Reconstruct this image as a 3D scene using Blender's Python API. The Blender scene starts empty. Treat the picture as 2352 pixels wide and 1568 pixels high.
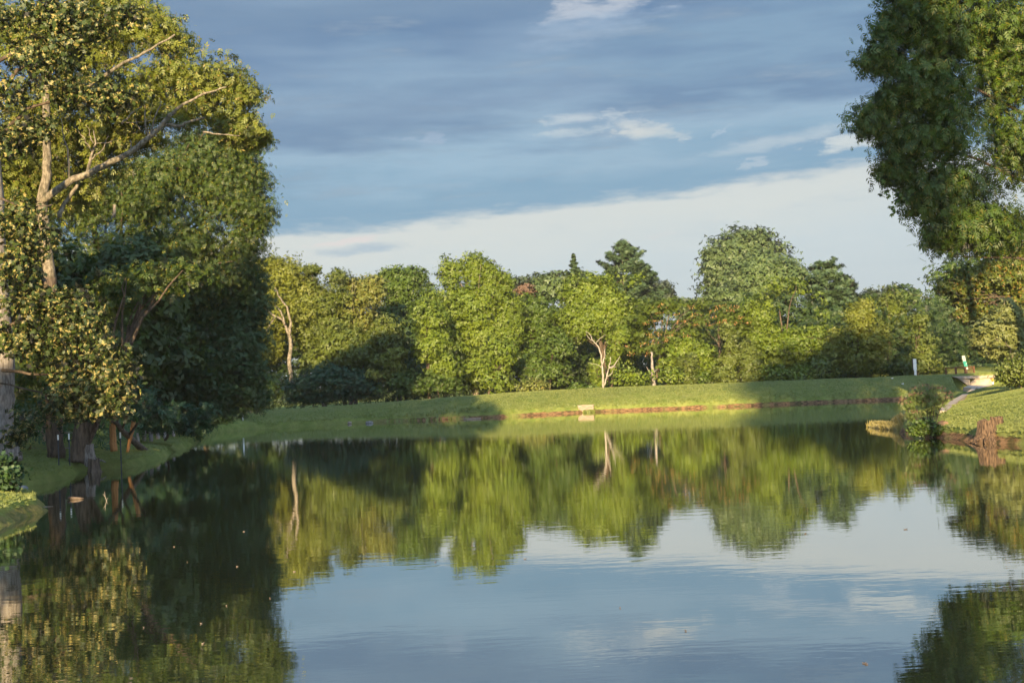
import bpy, math, random
import numpy as np
from mathutils import Vector, Matrix

# ------------------------------------------------------------------ camera, world, sun
sc = bpy.context.scene
C = sc.collection
PW, PH, F = 2352.0, 1568.0, 3000.0        # picture frame the measurements were taken in
HC = 2.4                                   # eye height above the water
PITCH = math.atan(101 / 3000.0)
ROLL = math.atan(0.044)
fwd = Vector((0, math.cos(PITCH), math.sin(PITCH)))
up0 = Vector((0, -math.sin(PITCH), math.cos(PITCH)))
rt0 = Vector((1, 0, 0))
cup = (up0 * math.cos(ROLL) + rt0 * math.sin(ROLL)).normalized()
crt = (rt0 * math.cos(ROLL) - up0 * math.sin(ROLL)).normalized()
cd = bpy.data.cameras.new("camera")
cam = bpy.data.objects.new("camera", cd)
C.objects.link(cam)
cd.sensor_width = 36.0
cd.lens = 36.0 * F / PW
cd.clip_start = 0.1
cd.clip_end = 6000
M3 = Matrix((crt, cup, -fwd)).transposed()
cam.matrix_world = Matrix.Translation((0, 0, HC)) @ M3.to_4x4()
sc.camera = cam


def ray(px, py):
    return fwd * F + crt * (px - PW / 2) - cup * (py - PH / 2)


def at(px, py, Y):
    d = ray(px, py)
    k = Y / d.y
    return Vector((0, 0, HC)) + d * k


def on(px, py, z=0.0):
    d = ray(px, py)
    k = (z - HC) / d.z
    return Vector((0, 0, HC)) + d * k


SUN_AZ = math.radians(8.5)      # light travels towards +y, a little towards +x
SUN_EL = math.radians(14)
sc.view_settings.view_transform = 'Standard'
sc.view_settings.look = 'None'
sc.view_settings.gamma = 1.0
sc.view_settings.exposure = 1.38
sc.cycles.max_bounces = 5
sc.cycles.diffuse_bounces = 2
sc.cycles.glossy_bounces = 2
sc.cycles.transmission_bounces = 3
sc.cycles.transparent_max_bounces = 4

sd = bpy.data.lights.new("sun", 'SUN')
sd.energy = 5.0
sd.angle = math.radians(0.6)
sd.color = (1.0, 0.77, 0.42)
sun = bpy.data.objects.new("sun", sd)
C.objects.link(sun)
ldir = Vector((math.sin(SUN_AZ) * math.cos(SUN_EL), math.cos(SUN_AZ) * math.cos(SUN_EL), -math.sin(SUN_EL)))
sun.rotation_euler = ldir.to_track_quat('-Z', 'Y').to_euler()
sun.location = (-30, -60, 40)


def lin(r, g, b):
    f = lambda c: (c / 255 / 12.92) if c / 255 <= 0.04045 else ((c / 255 + 0.055) / 1.055) ** 2.4
    return (f(r), f(g), f(b), 1.0)


class NT:
    """small node tree writer"""
    def __init__(s, nt):
        s.nt = nt
        nt.nodes.clear()

    def n(s, t, **kw):
        nd = s.nt.nodes.new(t)
        for k, v in kw.items():
            if k.startswith('i_'):
                nd.inputs[k[2:].replace('_', ' ')].default_value = v
            else:
                setattr(nd, k, v)
        return nd

    def l(s, a, b):
        s.nt.links.new(a, b)

    def val(s, sock, x):
        if isinstance(x, (int, float)):
            sock.default_value = x
        else:
            s.l(x, sock)

    def m(s, op, a, b=0.0, c=None, clamp=False):
        nd = s.nt.nodes.new('ShaderNodeMath')
        nd.operation = op
        nd.use_clamp = clamp
        s.val(nd.inputs[0], a)
        s.val(nd.inputs[1], b)
        if c is not None:
            s.val(nd.inputs[2], c)
        return nd.outputs[0]

    def mix(s, fac, a, b):
        nd = s.nt.nodes.new('ShaderNodeMix')
        nd.data_type = 'RGBA'
        s.val(nd.inputs[0], fac)
        for sock, x in ((nd.inputs[6], a), (nd.inputs[7], b)):
            if isinstance(x, tuple):
                sock.default_value = x
            else:
                s.l(x, sock)
        return nd.outputs[2]

    def ramp(s, fac, stops, interp='LINEAR'):
        nd = s.nt.nodes.new('ShaderNodeValToRGB')
        cr = nd.color_ramp
        cr.interpolation = interp
        while len(cr.elements) < len(stops):
            cr.elements.new(0.5)
        for e, (p, c) in zip(cr.elements, stops):
            e.position = p
            e.color = c
        s.l(fac, nd.inputs[0])
        return nd.outputs[0]

    def smooth(s, x, a, b):
        nd = s.nt.nodes.new('ShaderNodeMapRange')
        nd.interpolation_type = 'SMOOTHSTEP'
        s.val(nd.inputs[0], x)
        nd.inputs[1].default_value = a
        nd.inputs[2].default_value = b
        return nd.outputs[0]

    def noise(s, vec, scale, detail=3.0, rough=0.5):
        nd = s.n('ShaderNodeTexNoise')
        nd.inputs['Scale'].default_value = scale
        nd.inputs['Detail'].default_value = detail
        nd.inputs['Roughness'].default_value = rough
        if vec is not None:
            s.l(vec, nd.inputs['Vector'])
        return nd.outputs['Fac']

    def mapv(s, vec, scale):
        nd = s.n('ShaderNodeMapping')
        s.l(vec, nd.inputs['Vector'])
        nd.inputs['Scale'].default_value = scale
        return nd.outputs[0]


w = bpy.data.worlds.new("World")
sc.world = w
w.use_nodes = True
t = NT(w.node_tree)
tc = t.n('ShaderNodeTexCoord')
D = tc.outputs['Generated']
sky = t.n('ShaderNodeTexSky', sky_type='NISHITA', sun_disc=False)
sky.sun_elevation = SUN_EL
sky.sun_rotation = math.pi + SUN_AZ
sky.air_density = 1.2
sky.dust_density = 1.0
sep = t.n('ShaderNodeSeparateXYZ')
t.l(D, sep.inputs[0])
U, V = sep.outputs[0], sep.outputs[2]
nA = t.noise(t.mapv(D, (2.2, 2.2, 14)), 3.0, 4, 0.55)
nB = t.noise(t.mapv(D, (6, 6, 30)), 4.0, 5, 0.6)
nC = t.noise(t.mapv(D, (1.2, 1.2, 9)), 3.0, 3, 0.5)
nD = t.noise(t.mapv(D, (14, 14, 40)), 2.0, 5, 0.65)
nE = t.noise(t.mapv(D, (9, 9, 22)), 2.3, 6, 0.7)
vt = t.m('SUBTRACT', V, t.m('MULTIPLY', U, 0.062))
edge = t.m('ADD', vt, t.m('MULTIPLY', t.m('SUBTRACT', nB, 0.5), 0.024))
edge = t.m('ADD', edge, t.m('MULTIPLY', t.m('SUBTRACT', nA, 0.5), 0.030))
soft = t.m('ADD', vt, t.m('MULTIPLY', t.m('SUBTRACT', nA, 0.5), 0.11))
S = lambda v: (v) / 0.5     # ramp runs to elevation sine 0.5
cloud = t.ramp(t.m('DIVIDE', soft, 0.5), [
    (S(0.12), lin(112, 153, 186)), (S(0.150), lin(122, 160, 189)), (S(0.180), lin(144, 175, 199)),
    (S(0.205), lin(105, 136, 171)), (S(0.228), lin(124, 156, 185)), (S(0.262), lin(97, 129, 167)),
    (S(0.300), lin(114, 142, 173)), (S(0.40), lin(98, 126, 162)), (1.0, lin(98, 118, 148))])
pale = t.ramp(t.m('DIVIDE', edge, 0.5), [
    (0.0, lin(168, 186, 198)), (S(0.03), lin(178, 194, 206)), (S(0.085), lin(191, 204, 212)),
    (S(0.12), lin(205, 211, 211)), (1.0, lin(205, 211, 211))])
col = t.mix(t.smooth(edge, 0.127, 0.141), pale, cloud)
# large soft light and dark drifts
nF = t.noise(t.mapv(D, (3.5, 3.5, 26)), 2.6, 6, 0.62)
up_ = t.smooth(edge, 0.135, 0.16)
col = t.mix(t.m('MULTIPLY', t.m('MULTIPLY', t.smooth(nC, 0.48, 0.70), up_), 0.45), col, lin(148, 174, 199))
col = t.mix(t.m('MULTIPLY', t.m('MULTIPLY', t.smooth(nF, 0.50, 0.68), up_), 0.35), col, lin(98, 124, 157))
col = t.mix(t.m('MULTIPLY', t.smooth(nF, 0.54, 0.72), 0.30), col, lin(176, 192, 204))


def patch(u0, v0, su, sv, tilt, lo, hi, colr, amt):
    """a cloud of its own: an oval in the sky broken up by noise"""
    global col
    du = t.m('ADD', t.m('SUBTRACT', U, u0), t.m('MULTIPLY', t.m('SUBTRACT', nD, 0.5), 0.11))
    dv = t.m('SUBTRACT', t.m('SUBTRACT', V, v0), t.m('MULTIPLY', du, tilt))
    dv = t.m('ADD', dv, t.m('MULTIPLY', t.m('SUBTRACT', nE, 0.5), sv * 1.6))
    r2 = t.m('ADD', t.m('POWER', t.m('ABSOLUTE', t.m('DIVIDE', du, su)), 2.0),
             t.m('POWER', t.m('ABSOLUTE', t.m('DIVIDE', dv, sv)), 2.0))
    k = t.m('SUBTRACT', t.m('ADD', t.m('MULTIPLY', t.m('SUBTRACT', nB, 0.5), 3.2), 1.0), r2)
    k = t.m('MULTIPLY', t.smooth(k, lo, hi), amt)
    col = t.mix(k, col, colr)


def uv(px, py):
    d = ray(px, py).normalized()
    return d.x, d.z


for (px, py, rx, ry, tl, lo, hi, cc, am) in [
    (1400, 292, 190, 34, -0.04, -0.4, 1.6, lin(164, 186, 204), 0.5),
    (1300, 276, 55.0, 12.15, 0.0, -0.5, 1.7, lin(196, 207, 214), 0.8),
    (1340, 300, 57.5, 12.15, 0.05, -0.5, 1.7, lin(192, 205, 212), 0.75),
    (1378, 272, 32.5, 17.55, 0.3, -0.5, 1.7, lin(198, 208, 214), 0.75),
    (1445, 284, 60.0, 20.25, -0.2, -0.5, 1.7, lin(202, 209, 211), 0.85),
    (1500, 302, 77.5, 20.25, -0.15, -0.5, 1.7, lin(206, 210, 208), 0.85),
    (1556, 318, 35.0, 10.8, -0.1, -0.5, 1.7, lin(200, 207, 210), 0.8),
    (1425, 262, 26, 6, 0.0, -0.2, 1.2, lin(186, 200, 210), 0.6),
    (1400, 5, 160, 34, 0.10, -0.2, 1.2, lin(188, 196, 208), 0.9),
    (1360, 60, 160, 40, 0.12, -0.4, 1.6, lin(158, 180, 204), 0.6),
    (1780, 325, 170, 18, 0.10, -0.5, 1.7, lin(180, 196, 208), 0.8),
    (1990, 318, 120, 22, 0.10, -0.4, 1.0, lin(206, 213, 214), 0.9),
    (1710, 378, 40, 12, 0.15, -0.2, 1.0, lin(172, 190, 206), 0.7),
    (1670, 300, 26, 12, 0.3, -0.2, 1.0, lin(168, 188, 208), 0.7),
    (985, 320, 40, 18, 0.1, -0.2, 1.2, lin(160, 180, 204), 0.6),
    (1050, 380, 260, 50, 0.10, -0.8, 1.8, lin(150, 182, 206), 0.6),
    (840, 574, 150, 12, 0.02, -0.4, 1.4, lin(152, 176, 198), 0.75),
    (800, 556, 110, 9, 0.06, -0.2, 1.2, lin(222, 210, 210), 0.65),
    (1500, 543, 50, 9, 0.0, -0.2, 1.2, lin(208, 204, 208), 0.5),
    (900, 260, 300, 60, 0.05, -0.8, 1.8, lin(112, 140, 172), 0.6),
]:
    u0, v0 = uv(px, py)
    patch(u0, v0, rx / F, ry / F, tl + 0.044, lo, hi, cc, am)

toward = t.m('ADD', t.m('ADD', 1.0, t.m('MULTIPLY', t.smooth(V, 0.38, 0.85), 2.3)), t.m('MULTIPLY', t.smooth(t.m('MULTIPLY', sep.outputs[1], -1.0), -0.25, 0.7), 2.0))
EXPO = 2 ** sc.view_settings.exposure
bgs = t.n('ShaderNodeBackground')
bgs.inputs['Strength'].default_value = 0.1
sc_n = t.n('ShaderNodeVectorMath', operation='SCALE')
t.l(col, sc_n.inputs[0])
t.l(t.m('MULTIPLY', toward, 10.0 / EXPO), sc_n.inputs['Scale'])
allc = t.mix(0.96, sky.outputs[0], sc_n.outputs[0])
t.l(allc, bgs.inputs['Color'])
wo = t.n('ShaderNodeOutputWorld')
t.l(bgs.outputs[0], wo.inputs[0])


# ------------------------------------------------------------------ naming helpers
def tag(o, label=None, cat=None, group=None, kind=None):
    if label:
        o['label'] = label
    if cat:
        o['category'] = cat
    if group:
        o['group'] = group
    if kind:
        o['kind'] = kind
    return o


def thing(name, label, cat, loc, group=None):
    o = bpy.data.objects.new(name, None)
    o.empty_display_size = 0.3
    C.objects.link(o)
    o.location = loc
    return tag(o, label, cat, group)


# ------------------------------------------------------------------ mesh helpers
class MB:
    def __init__(s):
        s.v, s.f = [], []

    def add(s, vs, fs):
        b = len(s.v)
        s.v += [tuple(x) for x in vs]
        s.f += [tuple(b + i for i in f) for f in fs]

    def box(s, c, size, rot=None):
        c = Vector(c)
        hx, hy, hz = (q / 2 for q in size)
        vs = [Vector((x, y, z)) for z in (-hz, hz) for x, y in ((-hx, -hy), (hx, -hy), (hx, hy), (-hx, hy))]
        if rot is not None:
            vs = [rot @ q for q in vs]
        s.add([c + q for q in vs], [(3, 2, 1, 0), (4, 5, 6, 7), (0, 1, 5, 4), (1, 2, 6, 5), (2, 3, 7, 6), (3, 0, 4, 7)])

    def prism(s, pts, off):
        """closed prism: polygon pts (3-D) swept by off"""
        n = len(pts)
        off = Vector(off)
        a = [Vector(p) for p in pts]
        s.add(a + [p + off for p in a],
              [tuple(range(n))[::-1], tuple(range(n, 2 * n))] + [(i, (i + 1) % n, n + (i + 1) % n, n + i) for i in range(n)])

    def tube(s, pts, rad, n=8, rng=None, rough=0.0, cap=True):
        pts = [Vector(p) for p in pts]
        b = len(s.v)
        prev = None
        for i, p in enumerate(pts):
            d = (pts[min(i + 1, len(pts) - 1)] - pts[max(i - 1, 0)]).normalized()
            if prev is None:
                a = d.orthogonal().normalized()
            else:
                a = (prev - d * prev.dot(d))
                a = a.normalized() if a.length > 1e-5 else d.orthogonal().normalized()
            prev = a
            c = d.cross(a)
            for k in range(n):
                th = 2 * math.pi * k / n
                r = rad[i] * (1 + (rng.uniform(-rough, rough) if rng else 0))
                s.v.append(tuple(p + (a * math.cos(th) + c * math.sin(th)) * r))
        for i in range(len(pts) - 1):
            for k in range(n):
                k2 = (k + 1) % n
                s.f.append((b + i * n + k, b + i * n + k2, b + (i + 1) * n + k2, b + (i + 1) * n + k))
        if cap:
            s.f.append(tuple(b + k for k in range(n))[::-1])
            s.f.append(tuple(b + (len(pts) - 1) * n + k for k in range(n)))

    def build(s, name, mat, parent=None, smooth=False):
        loc = Vector(parent.location) if parent is not None else Vector((0, 0, 0))
        if parent is not None and parent.parent is not None:
            loc = loc + Vector(parent.parent.location)
        me = bpy.data.meshes.new(name)
        me.from_pydata([tuple(Vector(q) - loc) for q in s.v], [], s.f)
        me.materials.append(mat)
        if smooth:
            me.polygons.foreach_set('use_smooth', [True] * len(me.polygons))
        me.update()
        o = bpy.data.objects.new(name, me)
        C.objects.link(o)
        o.parent = parent
        return o


def bumpy(pts, n=5, rng=random, amp=0.1):
    """resample a polyline with a little wander"""
    out = []
    pts = [Vector(p) for p in pts]
    for i in range(len(pts) - 1):
        for k in range(n):
            f = k / n
            q = pts[i].lerp(pts[i + 1], f)
            if k:
                q += Vector((rng.uniform(-amp, amp), rng.uniform(-amp, amp), rng.uniform(-amp, amp) * .5))
            out.append(q)
    out.append(pts[-1])
    return out


# ------------------------------------------------------------------ materials
MATS = {}


def leafmat(name, a, b, trans=0.35, warm=None, rough=0.55, wf=0.07):
    m = bpy.data.materials.new(name)
    m.use_nodes = True
    q = NT(m.node_tree)
    at_ = q.n('ShaderNodeAttribute', attribute_name='tint')
    geo = q.n('ShaderNodeNewGeometry')
    r = geo.outputs['Random Per Island']
    fac = q.m('ADD', q.m('MULTIPLY', at_.outputs['Fac'], 0.6), q.m('MULTIPLY', r, 0.4), clamp=True)
    c = q.mix(fac, (*a, 1), (*b, 1))
    if warm:
        c = q.mix(q.m('MULTIPLY', q.m('GREATER_THAN', r, 1 - wf), 0.8), c, (*warm, 1))
    an = q.n('ShaderNodeAttribute', attribute_name='facing')
    v1 = q.n('ShaderNodeVectorMath', operation='SCALE')
    q.l(an.outputs['Vector'], v1.inputs[0])
    v1.inputs['Scale'].default_value = 1.6
    v2 = q.n('ShaderNodeVectorMath', operation='ADD')
    q.l(v1.outputs[0], v2.inputs[0])
    q.l(geo.outputs['Normal'], v2.inputs[1])
    v3 = q.n('ShaderNodeVectorMath', operation='NORMALIZE')
    q.l(v2.outputs[0], v3.inputs[0])
    df = q.n('ShaderNodeBsdfDiffuse')
    q.l(c, df.inputs['Color'])
    q.l(v3.outputs[0], df.inputs['Normal'])
    tr = q.n('ShaderNodeBsdfTranslucent')
    tcx = q.n('ShaderNodeHueSaturation')
    tcx.inputs['Saturation'].default_value = 1.15
    tcx.inputs['Value'].default_value = 1.25
    q.l(c, tcx.inputs['Color'])
    q.l(tcx.outputs[0], tr.inputs['Color'])
    gl = q.n('ShaderNodeBsdfGlossy')
    gl.inputs['Roughness'].default_value = rough
    gl.inputs['Color'].default_value = (1, 1, 1, 1)
    m1 = q.n('ShaderNodeMixShader')
    m1.inputs[0].default_value = trans
    q.l(df.outputs[0], m1.inputs[1])
    q.l(tr.outputs[0], m1.inputs[2])
    m2 = q.n('ShaderNodeMixShader')
    m2.inputs[0].default_value = 0.035
    q.l(m1.outputs[0], m2.inputs[1])
    q.l(gl.outputs[0], m2.inputs[2])
    out = q.n('ShaderNodeOutputMaterial')
    q.l(m2.outputs[0], out.inputs[0])
    MATS[name] = m
    return m


def surf(name, a, b, scale=3.0, detail=5, rough=0.85, stretch=(1, 1, 1), bump=0.3, bscale=None, c3=None, sharp=(0.35, 0.65)):
    m = bpy.data.materials.new(name)
    m.use_nodes = True
    q = NT(m.node_tree)
    tcx = q.n('ShaderNodeTexCoord')
    v = q.mapv(tcx.outputs['Object'], stretch)
    n1 = q.noise(v, scale, detail, 0.6)
    c = q.mix(q.smooth(n1, *sharp), (*a, 1), (*b, 1))
    if c3:
        n2 = q.noise(v, scale * 0.35, 3, 0.6)
        c = q.mix(q.smooth(n2, 0.5, 0.68), c, (*c3, 1))
    p = q.n('ShaderNodeBsdfPrincipled')
    q.l(c, p.inputs['Base Color'])
    p.inputs['Roughness'].default_value = rough
    p.inputs['Specular IOR Level'].default_value = 0.25
    if bump:
        bn = q.n('ShaderNodeBump')
        bn.inputs['Strength'].default_value = bump
        bn.inputs['Distance'].default_value = 0.05
        q.l(q.noise(v, bscale or scale * 3, 4, 0.65), bn.inputs['Height'])
        q.l(bn.outputs[0], p.inputs['Normal'])
    out = q.n('ShaderNodeOutputMaterial')
    q.l(p.outputs[0], out.inputs[0])
    MATS[name] = m
    return m


# foliage: (dark side of the mix, light side)
L = {}
L['bright'] = leafmat('leaf_bright_green', (0.095, 0.155, 0.009), (0.205, 0.255, 0.018))
L['yellow'] = leafmat('leaf_yellow_green', (0.135, 0.170, 0.014), (0.245, 0.252, 0.030))
L['straw'] = leafmat('leaf_straw_green', (0.140, 0.170, 0.026), (0.240, 0.245, 0.052), warm=(0.26, 0.20, 0.04))
L['mid'] = leafmat('leaf_mid_green', (0.056, 0.105, 0.010), (0.120, 0.178, 0.017))
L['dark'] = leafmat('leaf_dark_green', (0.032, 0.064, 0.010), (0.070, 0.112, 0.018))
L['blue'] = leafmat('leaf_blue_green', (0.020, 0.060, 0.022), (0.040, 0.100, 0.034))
L['pine'] = leafmat('needle_green', (0.050, 0.090, 0.036), (0.090, 0.140, 0.055), trans=0.1)
L['silver'] = leafmat('leaf_silver_green', (0.090, 0.140, 0.042), (0.155, 0.215, 0.068))
L['olive'] = leafmat('leaf_olive_green', (0.095, 0.130, 0.015), (0.165, 0.198, 0.028))
L['locust'] = leafmat('leaf_sumac_green', (0.088, 0.138, 0.012), (0.155, 0.203, 0.020))
L['seeds'] = leafmat('seed_clusters_orange', (0.25, 0.125, 0.038), (0.38, 0.20, 0.06), trans=0.2)
L['oak'] = leafmat('leaf_oak', (0.028, 0.054, 0.010), (0.085, 0.112, 0.020), trans=0.25, warm=(0.44, 0.35, 0.12), wf=0.20)  # warm share paints sunlit highlights into some of the leaves
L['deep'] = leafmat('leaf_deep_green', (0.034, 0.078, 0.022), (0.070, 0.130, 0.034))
L['walnut'] = leafmat('leaf_walnut', (0.040, 0.080, 0.009), (0.095, 0.135, 0.014), warm=(0.26, 0.22, 0.02))
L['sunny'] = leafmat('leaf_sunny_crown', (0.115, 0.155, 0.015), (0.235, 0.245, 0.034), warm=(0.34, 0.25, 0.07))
L['ash'] = leafmat('leaf_ash', (0.045, 0.090, 0.008), (0.100, 0.158, 0.012), warm=(0.18, 0.17, 0.02), wf=.12)
L['autumn'] = leafmat('leaf_turning', (0.085, 0.125, 0.015), (0.170, 0.180, 0.026), warm=(0.30, 0.16, 0.03), wf=.10)
L['elder'] = leafmat('leaf_elder', (0.110, 0.165, 0.030), (0.200, 0.235, 0.060))
L['flower'] = leafmat('flower_heads_brown', (0.14, 0.065, 0.042), (0.22, 0.11, 0.065), trans=0.15)
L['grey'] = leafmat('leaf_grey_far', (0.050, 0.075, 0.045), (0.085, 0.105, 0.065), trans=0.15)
L['willow'] = leafmat('leaf_willow_pale', (0.130, 0.155, 0.035), (0.230, 0.240, 0.075), trans=.3)
L['hazy'] = leafmat('leaf_haze_pale', (0.070, 0.110, 0.035), (0.115, 0.160, 0.055), trans=0.2)  # haze of distance painted in as a paler leaf colour
L['rust'] = leafmat('leaf_rusty', (0.13, 0.075, 0.045), (0.18, 0.11, 0.06), trans=0.15)
L['grass'] = leafmat('grass_blades', (0.140, 0.178, 0.034), (0.250, 0.262, 0.066), trans=0.35)
L['drygrass'] = leafmat('dry_grass_blades', (0.22, 0.19, 0.05), (0.40, 0.31, 0.11), trans=0.3)

BARK = surf('bark_brown', (0.060, 0.042, 0.030), (0.150, 0.110, 0.080), 4, stretch=(3, 3, .6), bump=.8)
BARKL = surf('bark_pale', (0.13, 0.105, 0.075), (0.34, 0.285, 0.215), 6, stretch=(2, 2, .8), bump=1.0, c3=(.10, .09, .06))
BARKG = surf('bark_grey', (0.16, 0.135, 0.12), (0.34, 0.30, 0.27), 5, stretch=(3, 3, .7), bump=.8)
BARKW = surf('bark_white', (0.20, 0.175, 0.14), (0.38, 0.335, 0.28), 5, stretch=(2, 2, .6), bump=.6)
BARKO = surf('bark_sunlit_orange', (0.30, 0.13, 0.045), (0.50, 0.24, 0.09), 6, stretch=(3, 3, .5), bump=.8)  # low orange sunlight painted into the bark colour
WOODO = surf('wood_weathered', (0.20, 0.15, 0.11), (0.42, 0.33, 0.25), 6, stretch=(.6, 3, 5), bump=.5)
STUMP = surf('stump_wood', (0.045, 0.028, 0.018), (0.21, 0.135, 0.085), 7, stretch=(4, 4, .7), bump=1.0)
CONC = surf('concrete_warm', (0.34, 0.27, 0.20), (0.48, 0.39, 0.30), 2, bump=.25, c3=(.27, .20, .14))
ROCK = surf('rock_grey', (0.12, 0.115, 0.11), (0.30, 0.28, 0.26), 6, bump=.7)
WHITE = surf('white_paint', (0.74, 0.72, 0.66), (0.80, 0.79, 0.74), 4, rough=.5, bump=0)
SHADEP = surf('sign_shaded_side', (0.08, 0.05, 0.045), (0.13, 0.085, 0.07), 6, bump=.1)
RUST = surf('rail_rust_brown', (0.085, 0.038, 0.018), (0.15, 0.065, 0.028), 9, rough=.6, bump=.2)
TEAL = surf('sign_teal', (0.02, 0.20, 0.16), (0.03, 0.26, 0.21), 3, rough=.4, bump=0)
GREYP = surf('sign_grey', (0.33, 0.36, 0.38), (0.42, 0.45, 0.47), 8, rough=.5, bump=0)
DARKP = surf('post_dark', (0.03, 0.035, 0.045), (0.06, 0.065, 0.08), 8, rough=.5, bump=0)
AMBER = surf('amber_plastic', (0.62, 0.19, 0.015), (0.78, 0.28, 0.03), 5, rough=.25, bump=0)


# ------------------------------------------------------------------ foliage engine (numpy)
def quads(*qs):
    return np.array(qs, dtype=float)


KITE = quads([(0, 0), (.45, .30), (1, 0), (.45, -.30)])
BROAD = quads([(0, 0), (.40, .42), (1, 0), (.40, -.42)])
THIN = quads([(0, 0), (.40, .10), (1, 0), (.40, -.10)])


def rot2(q, a, ox=0, oy=0, s=1.0):
    q = np.array(q) * s
    ca, sa = math.cos(a), math.sin(a)
    return np.stack([q[:, 0] * ca - q[:, 1] * sa + ox, q[:, 0] * sa + q[:, 1] * ca + oy], -1)


K = np.array([(0, 0), (.45, .26), (1, 0), (.45, -.26)])
K3 = np.array([(0, 0), (.45, .20), (1, 0), (.45, -.20)])
OAK = np.stack([rot2(K, 0), rot2(K, .75, .18, 0, .62), rot2(K, -.75, .18, 0, .62), rot2(K, 1.5, .05, 0, .40), rot2(K, -1.5, .05, 0, .40)])
PINN = np.stack([rot2(K3, .9, .12, 0, .42), rot2(K3, -.9, .12, 0, .42), rot2(K3, .75, .38, 0, .45), rot2(K3, -.75, .38, 0, .45), rot2(K3, 0, .55, 0, .45)])
FAN = np.stack([rot2(K3, 0), rot2(K3, .6, 0, 0, .85), rot2(K3, -.6, 0, 0, .85), rot2(K3, 1.2, 0, 0, .7)])
TRI = np.stack([rot2(K, .2), rot2(K, 1.5, 0, 0, .8), rot2(K, -1.2, 0, 0, .9)])
NEED = np.stack([rot2(THIN[0], .35), rot2(THIN[0], -.3), rot2(THIN[0], 1.0, 0, 0, .8), rot2(THIN[0], -1.1, 0, 0, .8)])


KT = np.array([(0, 0), (.4, .13), (1, 0), (.4, -.13)])
PLAN = np.stack([rot2(KT, .9, .05, 0, .46), rot2(KT, -.9, .05, 0, .46), rot2(KT, .8, .28, 0, .48), rot2(KT, -.8, .28, 0, .48), rot2(KT, .6, .5, 0, .46), rot2(KT, -.6, .5, 0, .46), rot2(KT, 0, .55, 0, .5)])


def unit(v):
    return v / np.maximum(np.linalg.norm(v, axis=-1, keepdims=True), 1e-9)


def leaf_object(name, P, Nn, size, tmpl, tint, mat, parent, rng, droop=0.0, fold=0.12, soft=None):
    P = np.asarray(P, float)
    n = len(P)
    Nn = unit(Nn)
    rv = rng.normal(size=(n, 3))
    rv[:, 2] -= droop * 2.0
    X = unit(rv - Nn * np.sum(rv * Nn, 1, keepdims=True))
    Y = np.cross(Nn, X)
    q = tmpl.shape[0]
    tx = tmpl[None, :, :, 0, None]
    ty = tmpl[None, :, :, 1, None]
    s = np.asarray(size).reshape(n, 1, 1, 1)
    Vv = P[:, None, None, :] + s * ((tx - .4) * X[:, None, None, :] + ty * Y[:, None, None, :]
                                    - (fold * (tx ** 2 + np.abs(ty) * 1.2)) * Nn[:, None, None, :])
    loc = np.array(parent.location) if parent is not None else np.zeros(3)
    Vv = Vv.reshape(-1, 3) - loc
    nf = n * q
    me = bpy.data.meshes.new(name)
    me.vertices.add(nf * 4)
    me.vertices.foreach_set('co', Vv.astype(np.float32).ravel())
    me.loops.add(nf * 4)
    me.loops.foreach_set('vertex_index', np.arange(nf * 4, dtype=np.int32))
    me.polygons.add(nf)
    me.polygons.foreach_set('loop_start', np.arange(0, nf * 4, 4, dtype=np.int32))
    me.update(calc_edges=True)
    a = me.attributes.new('tint', 'FLOAT', 'FACE')
    a.data.foreach_set('value', np.repeat(np.asarray(tint, np.float32), q))
    fa = me.attributes.new('facing', 'FLOAT_VECTOR', 'FACE')
    fa.data.foreach_set('vector', np.repeat((Nn if soft is None else unit(soft)).astype(np.float32), q, axis=0).ravel())
    me.materials.append(mat)
    o = bpy.data.objects.new(name, me)
    C.objects.link(o)
    o.parent = parent
    return o


def sphere_dirs(n, rng):
    i = np.arange(n) + 0.5
    ph = np.arccos(1 - 2 * i / n)
    th = math.pi * (1 + 5 ** .5) * i + rng.uniform(0, 6)
    d = np.stack([np.sin(ph) * np.cos(th), np.sin(ph) * np.sin(th), np.cos(ph)], 1)
    return unit(d + rng.normal(size=d.shape) * .18)


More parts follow.
